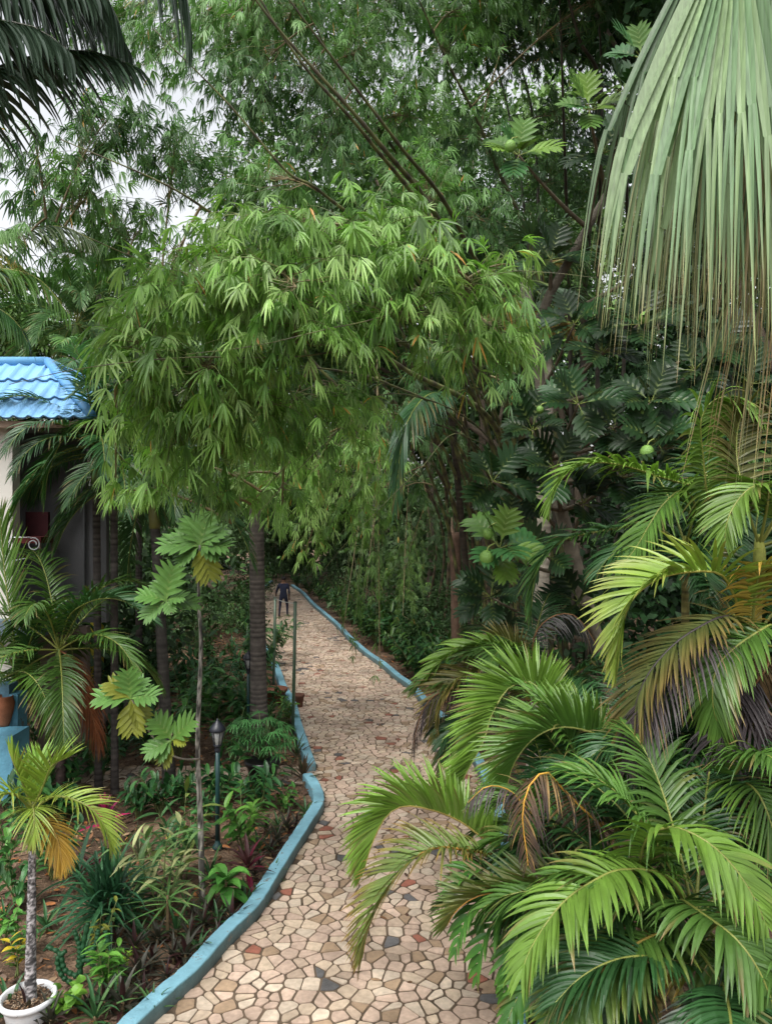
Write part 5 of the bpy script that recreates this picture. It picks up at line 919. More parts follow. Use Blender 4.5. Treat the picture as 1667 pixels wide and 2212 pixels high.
for k in (3,): box(mb, (128+k*17-833.5)/1670*(Ye+1.3), (131+k*17-833.5)/1670*(Ye+1.3), Ye+1.31, Ye+1.37, zf+.02, ez-.4, C(.07, .075, .08))
mb.build('window_frame', M['metal'], bl)
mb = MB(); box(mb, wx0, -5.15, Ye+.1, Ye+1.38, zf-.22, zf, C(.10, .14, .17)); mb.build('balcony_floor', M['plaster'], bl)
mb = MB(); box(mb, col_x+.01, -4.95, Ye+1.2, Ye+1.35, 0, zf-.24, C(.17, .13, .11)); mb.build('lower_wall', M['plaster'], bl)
# scroll railing on the balcony
rl = thing('balcony_railing', 'white scrolled iron railing on the pavilion balcony', 'railing', P(60, 1200, Ye+.2))
mb = MB(); r_ = Ye+.2; tube(mb, [P(20, 1161, r_), P(66, 1161, r_)], .010, 6, C(.55, .57, .6))
th = np.linspace(0, 2*np.pi*1.35, 40); cc_ = P(72, 1176, r_); rad_ = np.linspace(.105, .045, 40); mb2 = np.c_[cc_[0]+rad_*np.sin(th-.4), np.full(40, r_), cc_[2]+rad_*np.cos(th-.4)]; tube(mb, mb2, .009, 6, C(.55, .57, .6)); mb.build('scroll', M['metal'], rl)
mb = MB(); tube(mb, [P(10, 1215, r_), P(88, 1200, r_)], .008, 6, C(.4, .42, .45)); tube(mb, [P(20, 1161, r_), P(20, 1222, r_)], .011, 6, C(.5, .5, .5)); mb.build('rail', M['metal'], rl)
ch = thing('armchair', 'dark red cushioned chair on the balcony behind the scroll railing', 'chair', P(66, 1222, Ye+.6))
o_ = P(66, 1222, Ye+.6); mb = MB(); box(mb, o_[0]-.25, o_[0]+.25, o_[1]-.2, o_[1]+.25, o_[2]+.36, o_[2]+.46, C(.06, .01, .01)); mb.build('seat', M['cloth'], ch)
mb = MB(); box(mb, o_[0]-.2, o_[0]+.16, o_[1]+.26, o_[1]+.34, o_[2]+.42, o_[2]+.85, C(.03, .006, .008)); mb.build('backrest', M['cloth'], ch)
for sx in (-.22, .22):
    for sy in (-.16, .28): mb = MB(); tube(mb, [o_+A(sx, sy, 0), o_+A(sx, sy, .37)], .02, 6, C(.08, .04, .03)); mb.build('leg', M['metal'], ch)
# low blue masonry at the lower left edge
mw = thing('garden_wall', 'blue painted masonry pillar at the lower left edge with a terracotta vase recess', 'wall', A(-5.7, 11.0, 0))
def bxp(mb, u0, u1, v0, v1, Y, th, col): a = P(u0, v1, Y); b = P(u1, v0, Y); box(mb, a[0], b[0], Y, Y+th, max(0, a[2]), b[2], col)
mb = MB(); bxp(mb, -60, 27, 1590, 1730, 10.6, .5, C(.13, .36, .50)); mb.build('plinth', M['paint'], mw)
mb = MB(); bxp(mb, 20, 38, 1500, 1730, 11.2, .3, C(.13, .36, .50)); bxp(mb, -60, 19.5, 1480, 1512, 11.2, .3, C(.10, .22, .30)); mb.build('pillar', M['paint'], mw)
mb = MB(); bxp(mb, -60, 19, 1565, 1730, 11.25, .2, C(.13, .05, .035)); mb.build('panel', M['clay'], mw)
vs = P(8, 1568, 11.1); va = thing('vase', 'terracotta vase standing in the recess of the blue masonry', 'vase', vs)
mb = MB(); lathe(mb, vs, [(.001, 0), (.07, 0), (.09, .05), (.13, .2), (.15, .33), (.12, .4), (.13, .42), (.12, .43)], 20, C(.26, .10, .05)); mb.build('body', M['clay'], va)
stp = thing('garden_steps', 'weathered stone steps in the shade behind the rusty frond', 'steps', A(-5.6, 15, 0))
for k, (v0, v1, Y) in enumerate([(1478, 1496, 17.5), (1496, 1560, 17.0)]):
    pass
mb = MB(); a = P(150, 1590, 14.2); box(mb, a[0], a[0]+.42, 14.2, 14.8, 0, .30, C(.22, .17, .14)); box(mb, a[0], a[0]+.42, 14.81, 16.2, 0, .8, C(.20, .16, .14)); mb.build('tread', M['plaster'], stp)
yw = P(190, 1120, 15.5); shl = thing('lattice_panel', 'small white lattice panel between palm trunks beside the pavilion', 'lattice', A(yw[0], 15.5, 0))
mb = MB()
for k in range(7):
    z = CH-(1245-k*14-1120)/1670*15.5
    tube(mb, [A(yw[0]-.12, 15.5, z), A(yw[0]+.14, 15.5, z+.2)], .012, 4, C(.5, .55, .5)); tube(mb, [A(yw[0]-.12, 15.52, z+.2), A(yw[0]+.14, 15.52, z)], .012, 4, C(.5, .55, .5))
mb.build('slats', M['metal'], shl); mb = MB(); box(mb, yw[0]-.17, yw[0]-.12, 15.45, 15.5, 0, CH, C(.3, .36, .38)); box(mb, yw[0]+.14, yw[0]+.19, 15.45, 15.5, 0, CH, C(.3, .36, .38)); mb.build('post', M['metal'], shl)
yl = P(204, 1222, 19); ys_ = thing('painted_wall', 'yellow painted wall glimpsed between the palm trunks', 'wall', A(yl[0], 19, 0)); mb = MB(); box(mb, yl[0]-.1, yl[0]+.16, 19, 19.2, 0, yl[2]+.25, C(.60, .50, .06)); mb.build('wall', M['plaster'], ys_)

# ------------------------------------------------------------------ garden lanterns
def lantern(lab, base, top_v_h):
    base = np.array(base); h = top_v_h; t = thing('garden_lamp', lab, 'garden lamp', base); x, y = base[0], base[1]; dk = C(.012, .014, .022)
    mb = MB(); tube(mb, [base-A(0, 0, .02), base+A(0, 0, h*.5), base+A(0, 0, h-.36)], .030, 10, C(.012, .045, .045)); lathe(mb, base, [(.07, 0), (.065, .03), (.04, .06), (.031, .1)], 14, C(.012, .045, .045)); mb.build('post', M['metal'], t)
    z = h-.36; mb = MB(); lathe(mb, base+A(0, 0, z), [(.031, -.08), (.045, -.05), (.033, -.03), (.05, .0), (.062, .012), (.05, .02), (.001, .022)], 12, dk); mb.build('collar', M['metal'], t)
    mb = MB(); lathe(mb, base+A(0, 0, z), [(.048, .02), (.085, .20), (.001, .202)], 6, C(.20, .20, .19)); mb.build('glass', M['glass'], t)
    mb = MB()
    for k in range(6):
        a = k*math.pi/3; tube(mb, [base+A(.052*math.cos(a), .052*math.sin(a), z+.02), base+A(.089*math.cos(a), .089*math.sin(a), z+.20)], .006, 5, dk)
    lathe(mb, base+A(0, 0, z+.19), [(.088, 0), (.094, .006), (.088, .012)], 6, dk); mb.build('cage', M['metal'], t)
    mb = MB(); lathe(mb, base+A(0, 0, z), [(.105, .20), (.11, .212), (.09, .25), (.06, .29), (.035, .31), (.03, .325), (.012, .335), (.018, .35), (.001, .36)], 18, dk); mb.build('cap', M['metal'], t)
lb = G(470, 1832); lantern('black lantern on a dark green post in the near left bed', lb, CH-(1552-1120)/1670*lb[1])
lb = G(546, 1590); lb[1] -= .5; lantern('farther black lantern on a post in front of the thick ringed trunk', lb, CH-(1405-1120)/1670*lb[1])
# green support frame of two posts and a wire
pA = G(590, 1490); pB = G(632, 1590)
tA = CH-(1292-1120)/1670*pA[1]; tB = CH-(1302-1120)/1670*pB[1]
for q, tp, lab in ((pA, tA, 'thin green metal pole left of the path, the farther of two'), (pB, tB, 'thin green metal pole beside the left kerb, the nearer of two')):
    mb = MB(); tube(mb, [q, (q+A(q[0]*.01+.06, 0, tp))/1 if False else q+A(.03, 0, tp*.5), q+A(.05, 0, tp)], .034, 9, C(.055, .10, .06)); lathe(mb, q+A(.05, 0, tp), [(.04, 0), (.04, .02), (.001, .03)], 9, C(.04, .06, .04))
    o = mb.build('garden_pole', M['metal']); tag(o, lab, 'pole', 'green poles by the path')
mb = MB(); wa = pA+A(.05, 0, tA-.02); wb = pB+A(.05, 0, tB-.02); tube(mb, [wa, (wa+wb)/2-A(0, 0, .02), wb], .009, 5, C(.3, .32, .3)); tag(mb.build('wire', M['metal']), 'thin grey wire strung between the two green poles', 'wire')

# ------------------------------------------------------------------ person walking at the far end of the path
pg = G(612, 1334); px, py = pg[0], pg[1]
def build_person():
    J = {'pel': (0, 0, .92), 'spn': (0, .02, 1.12), 'chs': (.0, .04, 1.34), 'nek': (0, .05, 1.49), 'hd': (0, .07, 1.60), 'top': (0, .07, 1.73),
         'lh': (-.10, 0, .90), 'lk': (-.15, .02, .50), 'la': (-.17, -.10, .09), 'lt': (-.18, .06, .035), 'rh': (.10, 0, .90), 'rk': (.15, .14, .52), 'ra': (.16, .10, .11), 'rt': (.17, .27, .06),
         'ls': (-.19, .04, 1.40), 'le': (-.30, .10, 1.14), 'lw': (-.36, .28, .98), 'lf': (-.37, .36, .94), 'rs': (.19, .04, 1.40), 're': (.25, .0, 1.12), 'rw': (.24, .08, .88), 'rf': (.24, .11, .79)}
    E = [('pel', 'spn'), ('spn', 'chs'), ('chs', 'nek'), ('nek', 'hd'), ('hd', 'top'), ('pel', 'lh'), ('lh', 'lk'), ('lk', 'la'), ('la', 'lt'), ('pel', 'rh'), ('rh', 'rk'), ('rk', 'ra'), ('ra', 'rt'), ('chs', 'ls'), ('ls', 'le'), ('le', 'lw'), ('lw', 'lf'), ('chs', 'rs'), ('rs', 're'), ('re', 'rw'), ('rw', 'rf')]
    Rr = dict(pel=.15, spn=.14, chs=.165, nek=.06, hd=.10, top=.07, lh=.095, lk=.062, la=.045, lt=.035, rh=.095, rk=.062, ra=.045, rt=.035, ls=.075, le=.047, lw=.033, lf=.028, rs=.075, re=.047, rw=.033, rf=.028)
    # spare the fingers: short chains at each hand
    for s, w_ in (('l', 'lf'), ('r', 'rf')):
        bx_ = np.array(J[w_])
        for k in range(4):
            n1 = s+'f%d' % k; J[n1] = tuple(bx_+A(-.03+.02*k, .03, -.055-.008*(k % 3))); Rr[n1] = .009; E.append((w_, n1))
        n1 = s+'th'; J[n1] = tuple(bx_+A(.045 if s == 'l' else -.045, .01, -.02)); Rr[n1] = .010; E.append((w_, n1))
    names = list(J); me = bpy.data.meshes.new('person'); me.from_pydata([J[k] for k in names], [(names.index(a), names.index(b)) for a, b in E], [])
    o = bpy.data.objects.new('tmp', me); COL.objects.link(o); md = o.modifiers.new('s', 'SKIN'); sv = me.skin_vertices[0].data
    for i, k in enumerate(names): sv[i].radius = (Rr[k], Rr[k]*(.8 if k in ('chs', 'spn', 'pel') else 1)); sv[i].use_root = (k == 'pel')
    o.modifiers.new('b', 'SUBSURF').levels = 2
    dg = bpy.context.evaluated_depsgraph_get(); m2 = bpy.data.meshes.new_from_object(o.evaluated_get(dg)); bpy.data.objects.remove(o)
    m2.name = 'person'; n = len(m2.vertices); co = np.empty(n*3, np.float32); m2.vertices.foreach_get('co', co); co = co.reshape(-1, 3)
    c = np.tile(C(.012, .015, .03), (n, 1)); c[co[:, 2] < .9] = C(.013, .016, .032); c[co[:, 2] < .1] = C(.02, .015, .012)
    skn = (co[:, 2] > 1.47) | ((np.abs(co[:, 0]) > .19) & (co[:, 2] < 1.0)); c[skn] = C(.10, .055, .035)
    at = m2.color_attributes.new('Col', 'FLOAT_COLOR', 'POINT'); at.data.foreach_set('color', np.c_[c, np.ones(n)].astype(np.float32).ravel())
    m2.materials.clear(); m2.materials.append(M['cloth']); m2.polygons.foreach_set('use_smooth', np.ones(len(m2.polygons), bool))
    ob = bpy.data.objects.new('body', m2); COL.objects.link(ob); return ob
person = thing('person', 'person in dark navy clothes walking away at the far end of the path', 'person', (px, py, .013))
bd = build_person(); bd.parent = person
mb = MB(); icos(mb, A(0, .06, 1.68), .105, C(.012, .01, .01), (1, 1, .9)); h_ = mb.build('hair', M['cloth']); h_.parent = person
# ------------------------------------------------------------------ red flower, pots
def pot(lab, c, r, h, col=C(.30, .11, .06), m='clay', nm='plant_pot'):
    t = thing(nm, lab, 'plant pot', c); mb = MB(); lathe(mb, np.array(c), [(.001, 0), (r*.65, 0), (r*.72, h*.1), (r*.95, h*.8), (r*1.06, h*.82), (r*1.08, h), (r*.95, h), (r*.9, h*.85), (.001, h*.84)], 28, col); mb.build('pot', M[m], t); return t
p1 = G(603, 1520); p1[0] -= .1; pot('large terracotta pot standing on the left kerb line behind the nearer green pole', p1, .28, .36, C(.15, .06, .035))
p2 = G(642, 1528); p2[0] += .03; pot('small terracotta pot at the path edge right of the green pole', p2, .13, .30, C(.13, .06, .04))
p3 = G(567, 1695); p3[0] += 0; pot('black round pot under the feathery lady palm', p3, .27, .40, C(.018, .016, .018), 'plastic')
# ------------------------------------------------------------------ bedding plants
def rosette(name, lab, base, n, L, w, el, droop, c0, c1, h=0, seed=1, group=None, seg=6, prof=None, cat='plant', m='gloss', fold=.3, stem=C(.14, .10, .05), tops=1, spread=.1, leafname='leaves'):
    base = np.array(base, float); t = thing(name, lab, cat, base, group); g = np.random.default_rng(seed)
    prof = prof or [.45, .85, 1, .95, .75, .45, .03]; ms = MB() if h > .02 else None; mb = MB()
    for q in range(tops):
        c = base+A(*(g.normal(0, spread, 2) if tops > 1 else (0, 0)), h*(g.uniform(.6, 1) if tops > 1 else 1))
        if ms is not None: tube(ms, arc(base-A(0, 0, .02), c, 6, .0), np.linspace(.022, .012, 6), 6, stem)
        az = np.arange(n)*2.39996+g.uniform(0, 6); e = np.radians(np.linspace(el[0], el[1], n)+g.normal(0, 6, n)); D = np.c_[np.cos(az)*np.cos(e), np.sin(az)*np.cos(e), np.sin(e)]
        N = np.c_[-np.cos(az)*np.sin(e), -np.sin(az)*np.sin(e), np.cos(e)]; k = g.uniform(.7, 1.25, (n, 1))
        cc = np.where(g.random((n, 1)) < .35, c1, c0)*k
        strips(mb, np.tile(c, (n, 1))+D*.01-A(0, 0, 1)*(np.arange(n)/n*min(h, .12))[:, None], D, N, L*g.uniform(.7, 1.08, n), w*g.uniform(.85, 1.1, n), droop*g.uniform(.6, 1.3, n), seg, prof, cc, cc*1.05, fold)
    if ms is not None: ms.build('stem', M['bark'], t)
    mb.build(leafname, M[m], t); return t
def stemmy(name, lab, base, ns, h, L, w, c0, c1, seed=1, lean=.35, nl=9, group=None, ang=55, droop=.8, cat='plant', prof=None, fold=.25, m='gloss', top=.35):
    """several stems carrying alternate leaves"""
    base = np.array(base, float); t = thing(name, lab, cat, base, group); g = np.random.default_rng(seed); mb = MB(); ms = MB()
    prof = prof or [.25, .85, 1, .8, .4, .03]
    for s in range(ns):
        az = s*2.4+g.uniform(0, 1); l = h*g.uniform(.6, 1.1); tip = base+A(math.cos(az)*lean*l, math.sin(az)*lean*l, l); st = arc(base+g.normal(0, .02, 3)*A(1, 1, 0), tip, 12, .1)
        tube(ms, st, np.linspace(.010, .004, 12), 5, C(.14, .18, .06)*g.uniform(.6, 1.2)); T = unit(np.gradient(st, axis=0)); n = nl; i = np.linspace(3, 11, n).astype(int)
        sd = unit(np.cross(T[i], A(math.sin(az*3), math.cos(az*2), .4))); sg = (np.arange(n) % 2*2-1)[:, None]; a = R(ang); q = g.normal(0, .35, (n, 1)); up_ = unit(np.cross(sd, T[i]))
        D = T[i]*math.cos(a)+(sd*sg*np.cos(q)+up_*np.sin(q))*math.sin(a); N = unit(np.cross(np.cross(D, A(0, 0, 1)), D)); N = np.where(N[:, 2:3] < 0, -N, N)+g.normal(0, .2, (n, 3))
        cc = np.where(g.random((n, 1)) < top, c1, c0)*g.uniform(.75, 1.25, (n, 1)); strips(mb, st[i], D, N, L*g.uniform(.65, 1.1, n), w*g.uniform(.8, 1.1, n), droop*g.uniform(.5, 1.4, n), 5, prof, cc, cc, fold)
    ms.build('stems', M['culm'], t); mb.build('leaves', M[m], t); return t
RED = C(.20, .02, .05); WINE = C(.075, .03, .03); PURP = C(.05, .05, .035); CREAM = C(.42, .45, .20); DG = C(.028, .095, .03)
broad = [.3, .9, 1.0, .9, .6, .05]
rosette('dracaena', 'big dark green sword-leaved rosette in the middle of the near left bed', G(240, 2015), 44, .72, .045, (85, -10), .9, C(.03, .10, .045), C(.05, .15, .06), .38, 1, tops=3, spread=.1)
rosette('dracaena', 'sword-leaved plant with long dark blades low beside the white pot palm', G(170, 1930), 18, .6, .05, (60, 5), .8, C(.025, .08, .035), DG, .25, 2)
stemmy('shell_ginger', 'variegated ginger with cream-striped leaves left of the grey sapling trunk', G(352, 1985), 6, .95, .34, .06, C(.12, .22, .07), CREAM*.9, 3, .4, 12, top=.5)
stemmy('shell_ginger', 'tall arching ginger with yellowish tip leaves behind the variegated one', G(395, 1900), 5, .9, .34, .06, C(.05, .13, .04), C(.22, .30, .07), 4, .35, 10)
stemmy('shell_ginger', 'narrow-leaved ginger leaning out of the dark rosette', G(300, 1950), 4, .85, .36, .045, C(.05, .15, .05), C(.20, .28, .10), 5, .5, 13)
rosette('sedge', 'small spidery sedge with thin radiating light green leaves below the ginger', G(362, 2030), 17, .46, .024, (25, -5), .35, C(.10, .22, .06), C(.15, .28, .08), .45, 6)
rosette('cordyline', 'broad green rosette with reddish heart right of the grey sapling trunk', G(488, 1965), 15, .36, .14, (60, -15), 1.1, C(.06, .20, .035), C(.10, .28, .05), .34, 7, prof=[.2, .7, 1, 1, .8, .5, .05])
rosette('cordyline', 'wine-red cordyline right of the broad green rosette', G(535, 1925), 18, .36, .06, (80, 0), .6, WINE, RED*.8, .32, 8)
rosette('cordyline', 'magenta-pink cordyline behind the orange dying frond', G(226, 1850), 16, .34, .075, (85, 10), .4, C(.38, .02, .10), C(.22, .015, .07), .5, 9)
rosette('cordyline', 'dark red low cordyline left under the pink one', G(205, 1895), 16, .3, .06, (60, 0), .7, C(.17, .015, .04), WINE, .12, 10)
stemmy('dumb_cane', 'lush fresh-green broad-leaved plant right of the near lantern post', G(522, 1845), 8, .75, .26, .085, C(.07, .20, .035), C(.14, .32, .05), 11, .35, 9, prof=broad)
stemmy('dumb_cane', 'second fresh-green broad-leaved plant against the blue kerb bend', G(610, 1755), 4, .32, .13, .06, C(.05, .16, .03), C(.10, .24, .04), 12, .5, 8, prof=broad)
stemmy('pothos', 'round-leaved pale green plant behind the grey sapling trunk', G(415, 1830), 8, .4, .12, .10, C(.07, .22, .06), C(.12, .30, .07), 13, .6, 7, prof=broad)
stemmy('pothos', 'lime round-leaved plant spilling over the right side of the white pot', G(140, 2190), 6, .26, .10, .09, C(.20, .42, .05), C(.16, .36, .05), 14, .7, 7, prof=broad)
stemmy('pothos', 'tiny lime seedling in the bare soil near the blue kerb', G(270, 2100), 2, .2, .08, .07, C(.30, .46, .04), C(.24, .42, .05), 15, .3, 6, prof=broad)
stemmy('croton', 'croton with bright green oblong leaves near the bottom left', G(232, 2150), 5, .5, .17, .055, C(.10, .28, .04), C(.14, .34, .05), 16, .25, 12)
stemmy('croton', 'croton with yellow drooping leaves left of the potted palm', G(38, 2110), 3, .42, .15, .05, C(.55, .42, .03), C(.10, .20, .04), 17, .2, 9)
stemmy('croton', 'slender croton with yellow-tipped shoots left of the euphorbia', G(218, 2060), 3, .5, .13, .035, C(.24, .26, .04), C(.10, .18, .05), 18, .3, 8)
stemmy('ground_plant', 'light green leafy plant cut by the left frame edge', G(8, 2040), 4, .34, .15, .06, C(.10, .28, .05), C(.14, .34, .06), 19, .4, 8, prof=broad)
stemmy('ground_plant', 'mid green leafy plant behind the white pot at the left edge', G(52, 2060), 4, .30, .12, .05, C(.06, .18, .04), C(.09, .24, .05), 20, .4, 8, prof=broad)
stemmy('ground_plant', 'bushy bright-leaved plant at the left edge below the yellow fronds', G(12, 1900), 7, .8, .2, .08, C(.07, .2, .045), C(.12, .30, .06), 21, .35, 9, prof=broad)
stemmy('ground_plant', 'dark leafy bush behind the trunk of the potted palm', G(115, 1900), 10, .8, .15, .055, DG, C(.05, .15, .04), 22, .5, 12, prof=broad)
stemmy('ground_plant', 'leafy low bush at the far left edge beside the dark stem', G(40, 1960), 7, .6, .2, .07, C(.04, .13, .035), C(.07, .2, .05), 23, .5, 9, prof=broad)
# euphorbia
eb = G(168, 2140); t = thing('euphorbia', 'dark green spiny candelabra euphorbia right of the white pot', 'cactus', eb); mb = MB()
for (pts) in [[(168, 2145), (175, 2080), (180, 2040), (190, 1995)], [(170, 2090), (172, 2050), (160, 2010)], [(166, 2110), (140, 2095), (128, 2060), (100, 2045)], [(163, 2130), (135, 2110), (124, 2075), (142, 2055)], [(178, 2065), (205, 2045), (212, 2010)], [(178, 2075), (205, 2070), (230, 2040), (228, 2012)]]:
    pp = cr([P(u, v, eb[1]-.02) for u, v in pts], 40); tube(mb, pp, .028*(1+.18*np.sin(np.arange(40)*1.3))*np.linspace(1, .8, 40), 4, C(.03, .11, .045))
mb.build('stem', M['gloss'], t)
# rhapis (lady) palm in black pot
def lady(lab, base, h0, n, r, seed, col=DG, hgt=.9):
    t = thing('lady_palm', lab, 'palm', base); g = np.random.default_rng(seed); base = np.array(base); mb = MB(); ms = MB()
    for k in range(n):
        az = k*2.4; rr = r*g.uniform(.2, 1); hub = base+A(math.cos(az)*rr, math.sin(az)*rr, h0+hgt*g.uniform(.35, 1)*(1-.3*rr/r)); tube(ms, arc(base+A(0, 0, h0), hub, 6, .1), .006, 4, C(.1, .14, .05))
        ax = unit(A(math.cos(az), math.sin(az), g.uniform(-.2, .5))); nn = A(0, 0, 1.); m = 9; an = np.radians(np.linspace(-95, 95, m)); s = unit(np.cross(ax, nn)); D = ax*np.cos(an)[:, None]+s*np.sin(an)[:, None]
        cc = col*g.uniform(.8, 1.8); strips(mb, np.tile(hub, (m, 1)), D, np.tile(np.cross(s, ax), (m, 1)), .24*g.uniform(.8, 1.1, m), .026, g.uniform(.6, 1.5, m), 4, [.4, 1, .9, .6, .2], np.tile(cc, (m, 1)), np.tile(cc, (m, 1)), .2)
    ms.build('stems', M['culm'], t); mb.build('leaves', M['gloss'], t)
lady('feathery lady palm growing in the black pot beside the side path', G(567, 1695)+A(0, 0, .33), .05, 60, .5, 3, C(.045, .14, .04), .85)
lady('dark lady palm in shade left of the thick ringed trunk', G(486, 1545), .3, 34, .7, 4, C(.03, .10, .04), 1.1)
lady('small lady palm behind the green poles', G(610, 1420), .3, 20, .6, 5, C(.045, .15, .04), 1.2)
stemmy('shrub', 'leafy shrub with curling light tips under the thick ringed trunk', G(590, 1590), 14, .75, .2, .045, C(.035, .12, .03), C(.09, .22, .05), 30, .5, 12)
stemmy('shrub', 'small yellow-green croton bush touching the nearer green pole', G(622, 1565), 6, .6, .2, .07, C(.14, .28, .05), C(.22, .36, .05), 31, .3, 9, prof=broad)
stemmy('shrub', 'leafy shrub just behind the near lantern', G(500, 1640), 9, .8, .24, .06, C(.04, .13, .035), C(.08, .2, .05), 32, .45, 10, prof=broad)
rosette('bromeliad', 'reddish-brown strap-leaved plant by the kerb opening of the side path', G(655, 1690), 16, .5, .05, (80, 15), .5, C(.09, .06, .03), C(.05, .10, .03), .1, 33)
rosette('bromeliad', 'dark grassy plant leaning on the kerb bend', G(640, 1640), 18, .5, .04, (75, 10), .6, C(.04, .08, .03), C(.09, .05, .03), .1, 34)
rosette('spider_lily', 'grassy pale-edged tuft in the bare soil left of the ginger', G(300, 1845), 26, .42, .02, (75, 5), .8, C(.10, .12, .06), C(.18, .2, .1), 0, 35)
# heliconia thicket in the middle bed
helis = [(420, 1610, 'left'), (470, 1590, 'centre'), (410, 1560, 'rear left'), (455, 1530, 'rear'), (385, 1640, 'front left'), (520, 1590, 'right')]
hl = ['upright banana-like leafed plant between the slender trunk and the sapling', 'broad paddle-leaved plant right of the sapling trunk in the shaded bed', 'paddle-leaved plant behind the sapling, nearest the slender black trunk', 'paddle-leaved plant farthest back behind the sapling trunk', 'paddle-leaved plant at the foot of the slender black trunk', 'paddle-leaved plant at the foot of the thick ringed trunk']
for i, ((u, v, _), lab) in enumerate(zip(helis, hl)):
    stemmy('heliconia', lab, G(u, v), 9, 1.1, .42, .11, C(.035, .12, .03), C(.075, .21, .045), 50+i, .3, 7, prof=broad, group='paddle-leaved plants in the shaded bed')
MARKS = [('white pot', G(62, 2170)), ('potted palm trunk', G(90, 2100)), ('big sword-leaved rosette', G(240, 2015)), ('variegated ginger', G(350, 1985)), ('spidery sedge', G(362, 2035)), ('grey sapling trunk', G(437, 1945)), ('broad green rosette', G(488, 1965)),
  ('wine-red cordyline', G(535, 1925)), ('near lantern post', G(470, 1832)), ('fresh-green plant', G(530, 1835)), ('kerb bend', G(690, 1745)), ('pink cordyline', G(226, 1850)), ('euphorbia', G(168, 2145)), ('bright croton', G(232, 2150)), ('lime seedling', G(270, 2100)),
  ('black pot', G(567, 1695)), ('slender black trunk', G(366, 1700)), ('rusty withered frond', G(210, 1640)), ('stone steps', G(165, 1590)), ('thick ringed trunk', G(560, 1605)), ('far lantern', G(546, 1570)), ('terracotta pots', G(610, 1525)), ('green poles', G(600, 1480)),
  ('blue masonry', G(15, 1720)), ('twin ringed trunks', G(230, 1550)), ('bottom of the kerb', G(300, 2200)), ('rear areca', G(1080, 1510)), ('overhanging areca', G(1180, 1700)), ('nearest areca', G(1400, 2050)), ('tall right areca', G(1600, 1560)), ('breadfruit trunk', G(1330, 1560)), ('brown trunk', G(985, 1500)), ('side path', G(450, 1680)), ('outer right kerb', G(900, 1440))]
def auto_labels(what, spots):
    pos = [G(u, v) for u, v in spots]; labs = []
    for p in pos:
        d = sorted(range(len(MARKS)), key=lambda k: np.linalg.norm(MARKS[k][1]-p)); a, b = MARKS[d[0]], MARKS[d[1]]; dx, dy = (p-a[1])[:2]
        rel = ('right of' if dx > 0 else 'left of') if abs(dx) > abs(dy)*.6 else ('behind' if dy > 0 else 'in front of')
        labs.append('%s %s the %s, towards the %s' % (what, rel, a[0], b[0]))
    for l in set(labs):
        ks = [i for i, x in enumerate(labs) if x == l]
        if len(ks) > 1:
            ks.sort(key=lambda i: pos[i][1]); w3 = ['nearest', 'second nearest', 'third nearest', 'fourth nearest', 'fifth nearest', 'sixth nearest'] 
            for n_, i in enumerate(ks): labs[i] = l+(', the %s' % ('nearer one' if n_ == 0 else 'farther one') if len(ks) == 2 else ', %s' % w3[min(n_, 5)])
    return labs
# copied filler plants
def spread(proto, spots, g, labs, group, smin=.75, smax=1.25):
    first = True
    for i, (u, v) in enumerate(spots):
        o = proto if first else copy_tree(proto); first = False
        p = G(u, v); o.location = (p[0], p[1], 0); o.rotation_euler = (0, 0, g.uniform(0, 6.28)); s = g.uniform(smin, smax); o.scale = (s, s, s*g.uniform(.85, 1.15)); o['group'] = group
        o['label'] = labs if isinstance(labs, str) else labs[i]
g = np.random.default_rng(88)
pr = stemmy('ground_plant', 'x', (0, 0, 0), 9, .5, .2, .06, DG, C(.055, .17, .04), 60, .5, 9, prof=broad)
spots = [(u, v) for u, v in [(60, 1800), (130, 1780), (300, 1770), (345, 1760), (395, 1740), (330, 1650), (300, 1620), (260, 1640), (215, 1690), (290, 1580), (320, 1560), (240, 1600), (180, 1620), (150, 1700), (560, 1750), (480, 1730), (450, 1770), (540, 1560), (575, 1560), (500, 1520), (440, 1490), (400, 1500), (350, 1500), (470, 1470), (520, 1470), (330, 1460), (280, 1470), (560, 1480), (585, 1440), (540, 1430), (380, 1440), (230, 1480), (200, 1500), (500, 1420), (450, 1430), (80, 1620), (20, 1760), (90, 1720), (545, 1390), (430, 1390), (350, 1400), (250, 1420)]]
spread(pr, spots, g, auto_labels('leafy plant', spots), 'leafy filler plants of the left beds', .8, 1.6)
pr = rosette('ground_plant', 'x', (0, 0, 0), 18, .26, .04, (75, 0), .7, PURP, WINE*.8, .08, 61, prof=[.4, .9, 1, .8, .5, .2, .03])
spots = [(300, 2120), (330, 2090), (375, 2080), (410, 2040), (440, 2010), (340, 2040), (290, 2060), (260, 2110), (225, 2180), (190, 2180), (420, 1990), (400, 2080), (455, 1985), (560, 1880), (585, 1850), (620, 1800), (600, 1830), (550, 1900), (500, 2000), (470, 2030), (640, 1790), (360, 2120), (310, 2160), (265, 2190), (250, 2050), (520, 1960), (575, 1800), (60, 2215), (110, 2225), (630, 1740)]
spread(pr, spots, g, auto_labels('purplish rosette', spots), 'purplish rosette plants near the kerb', .6, 1.25)
pr = rosette('ground_plant', 'x', (0, 0, 0), 14, .34, .03, (80, 10), .8, C(.04, .12, .04), C(.08, .17, .05), .04, 62)
spots = [(470, 2000), (430, 2060), (380, 2020), (300, 2030), (290, 1990), (215, 2110), (250, 2170), (205, 2210), (400, 1960), (560, 1840), (530, 1960), (600, 1790), (100, 2010), (10, 1990), (330, 2190), (180, 2060), (545, 1780), (300, 1890), (260, 1900), (455, 1900), (20, 2200), (660, 1760), (590, 1900)]
spread(pr, spots, g, auto_labels('strap-leaved tuft', spots), 'green tufts in the near left bed', .5, 1.2)
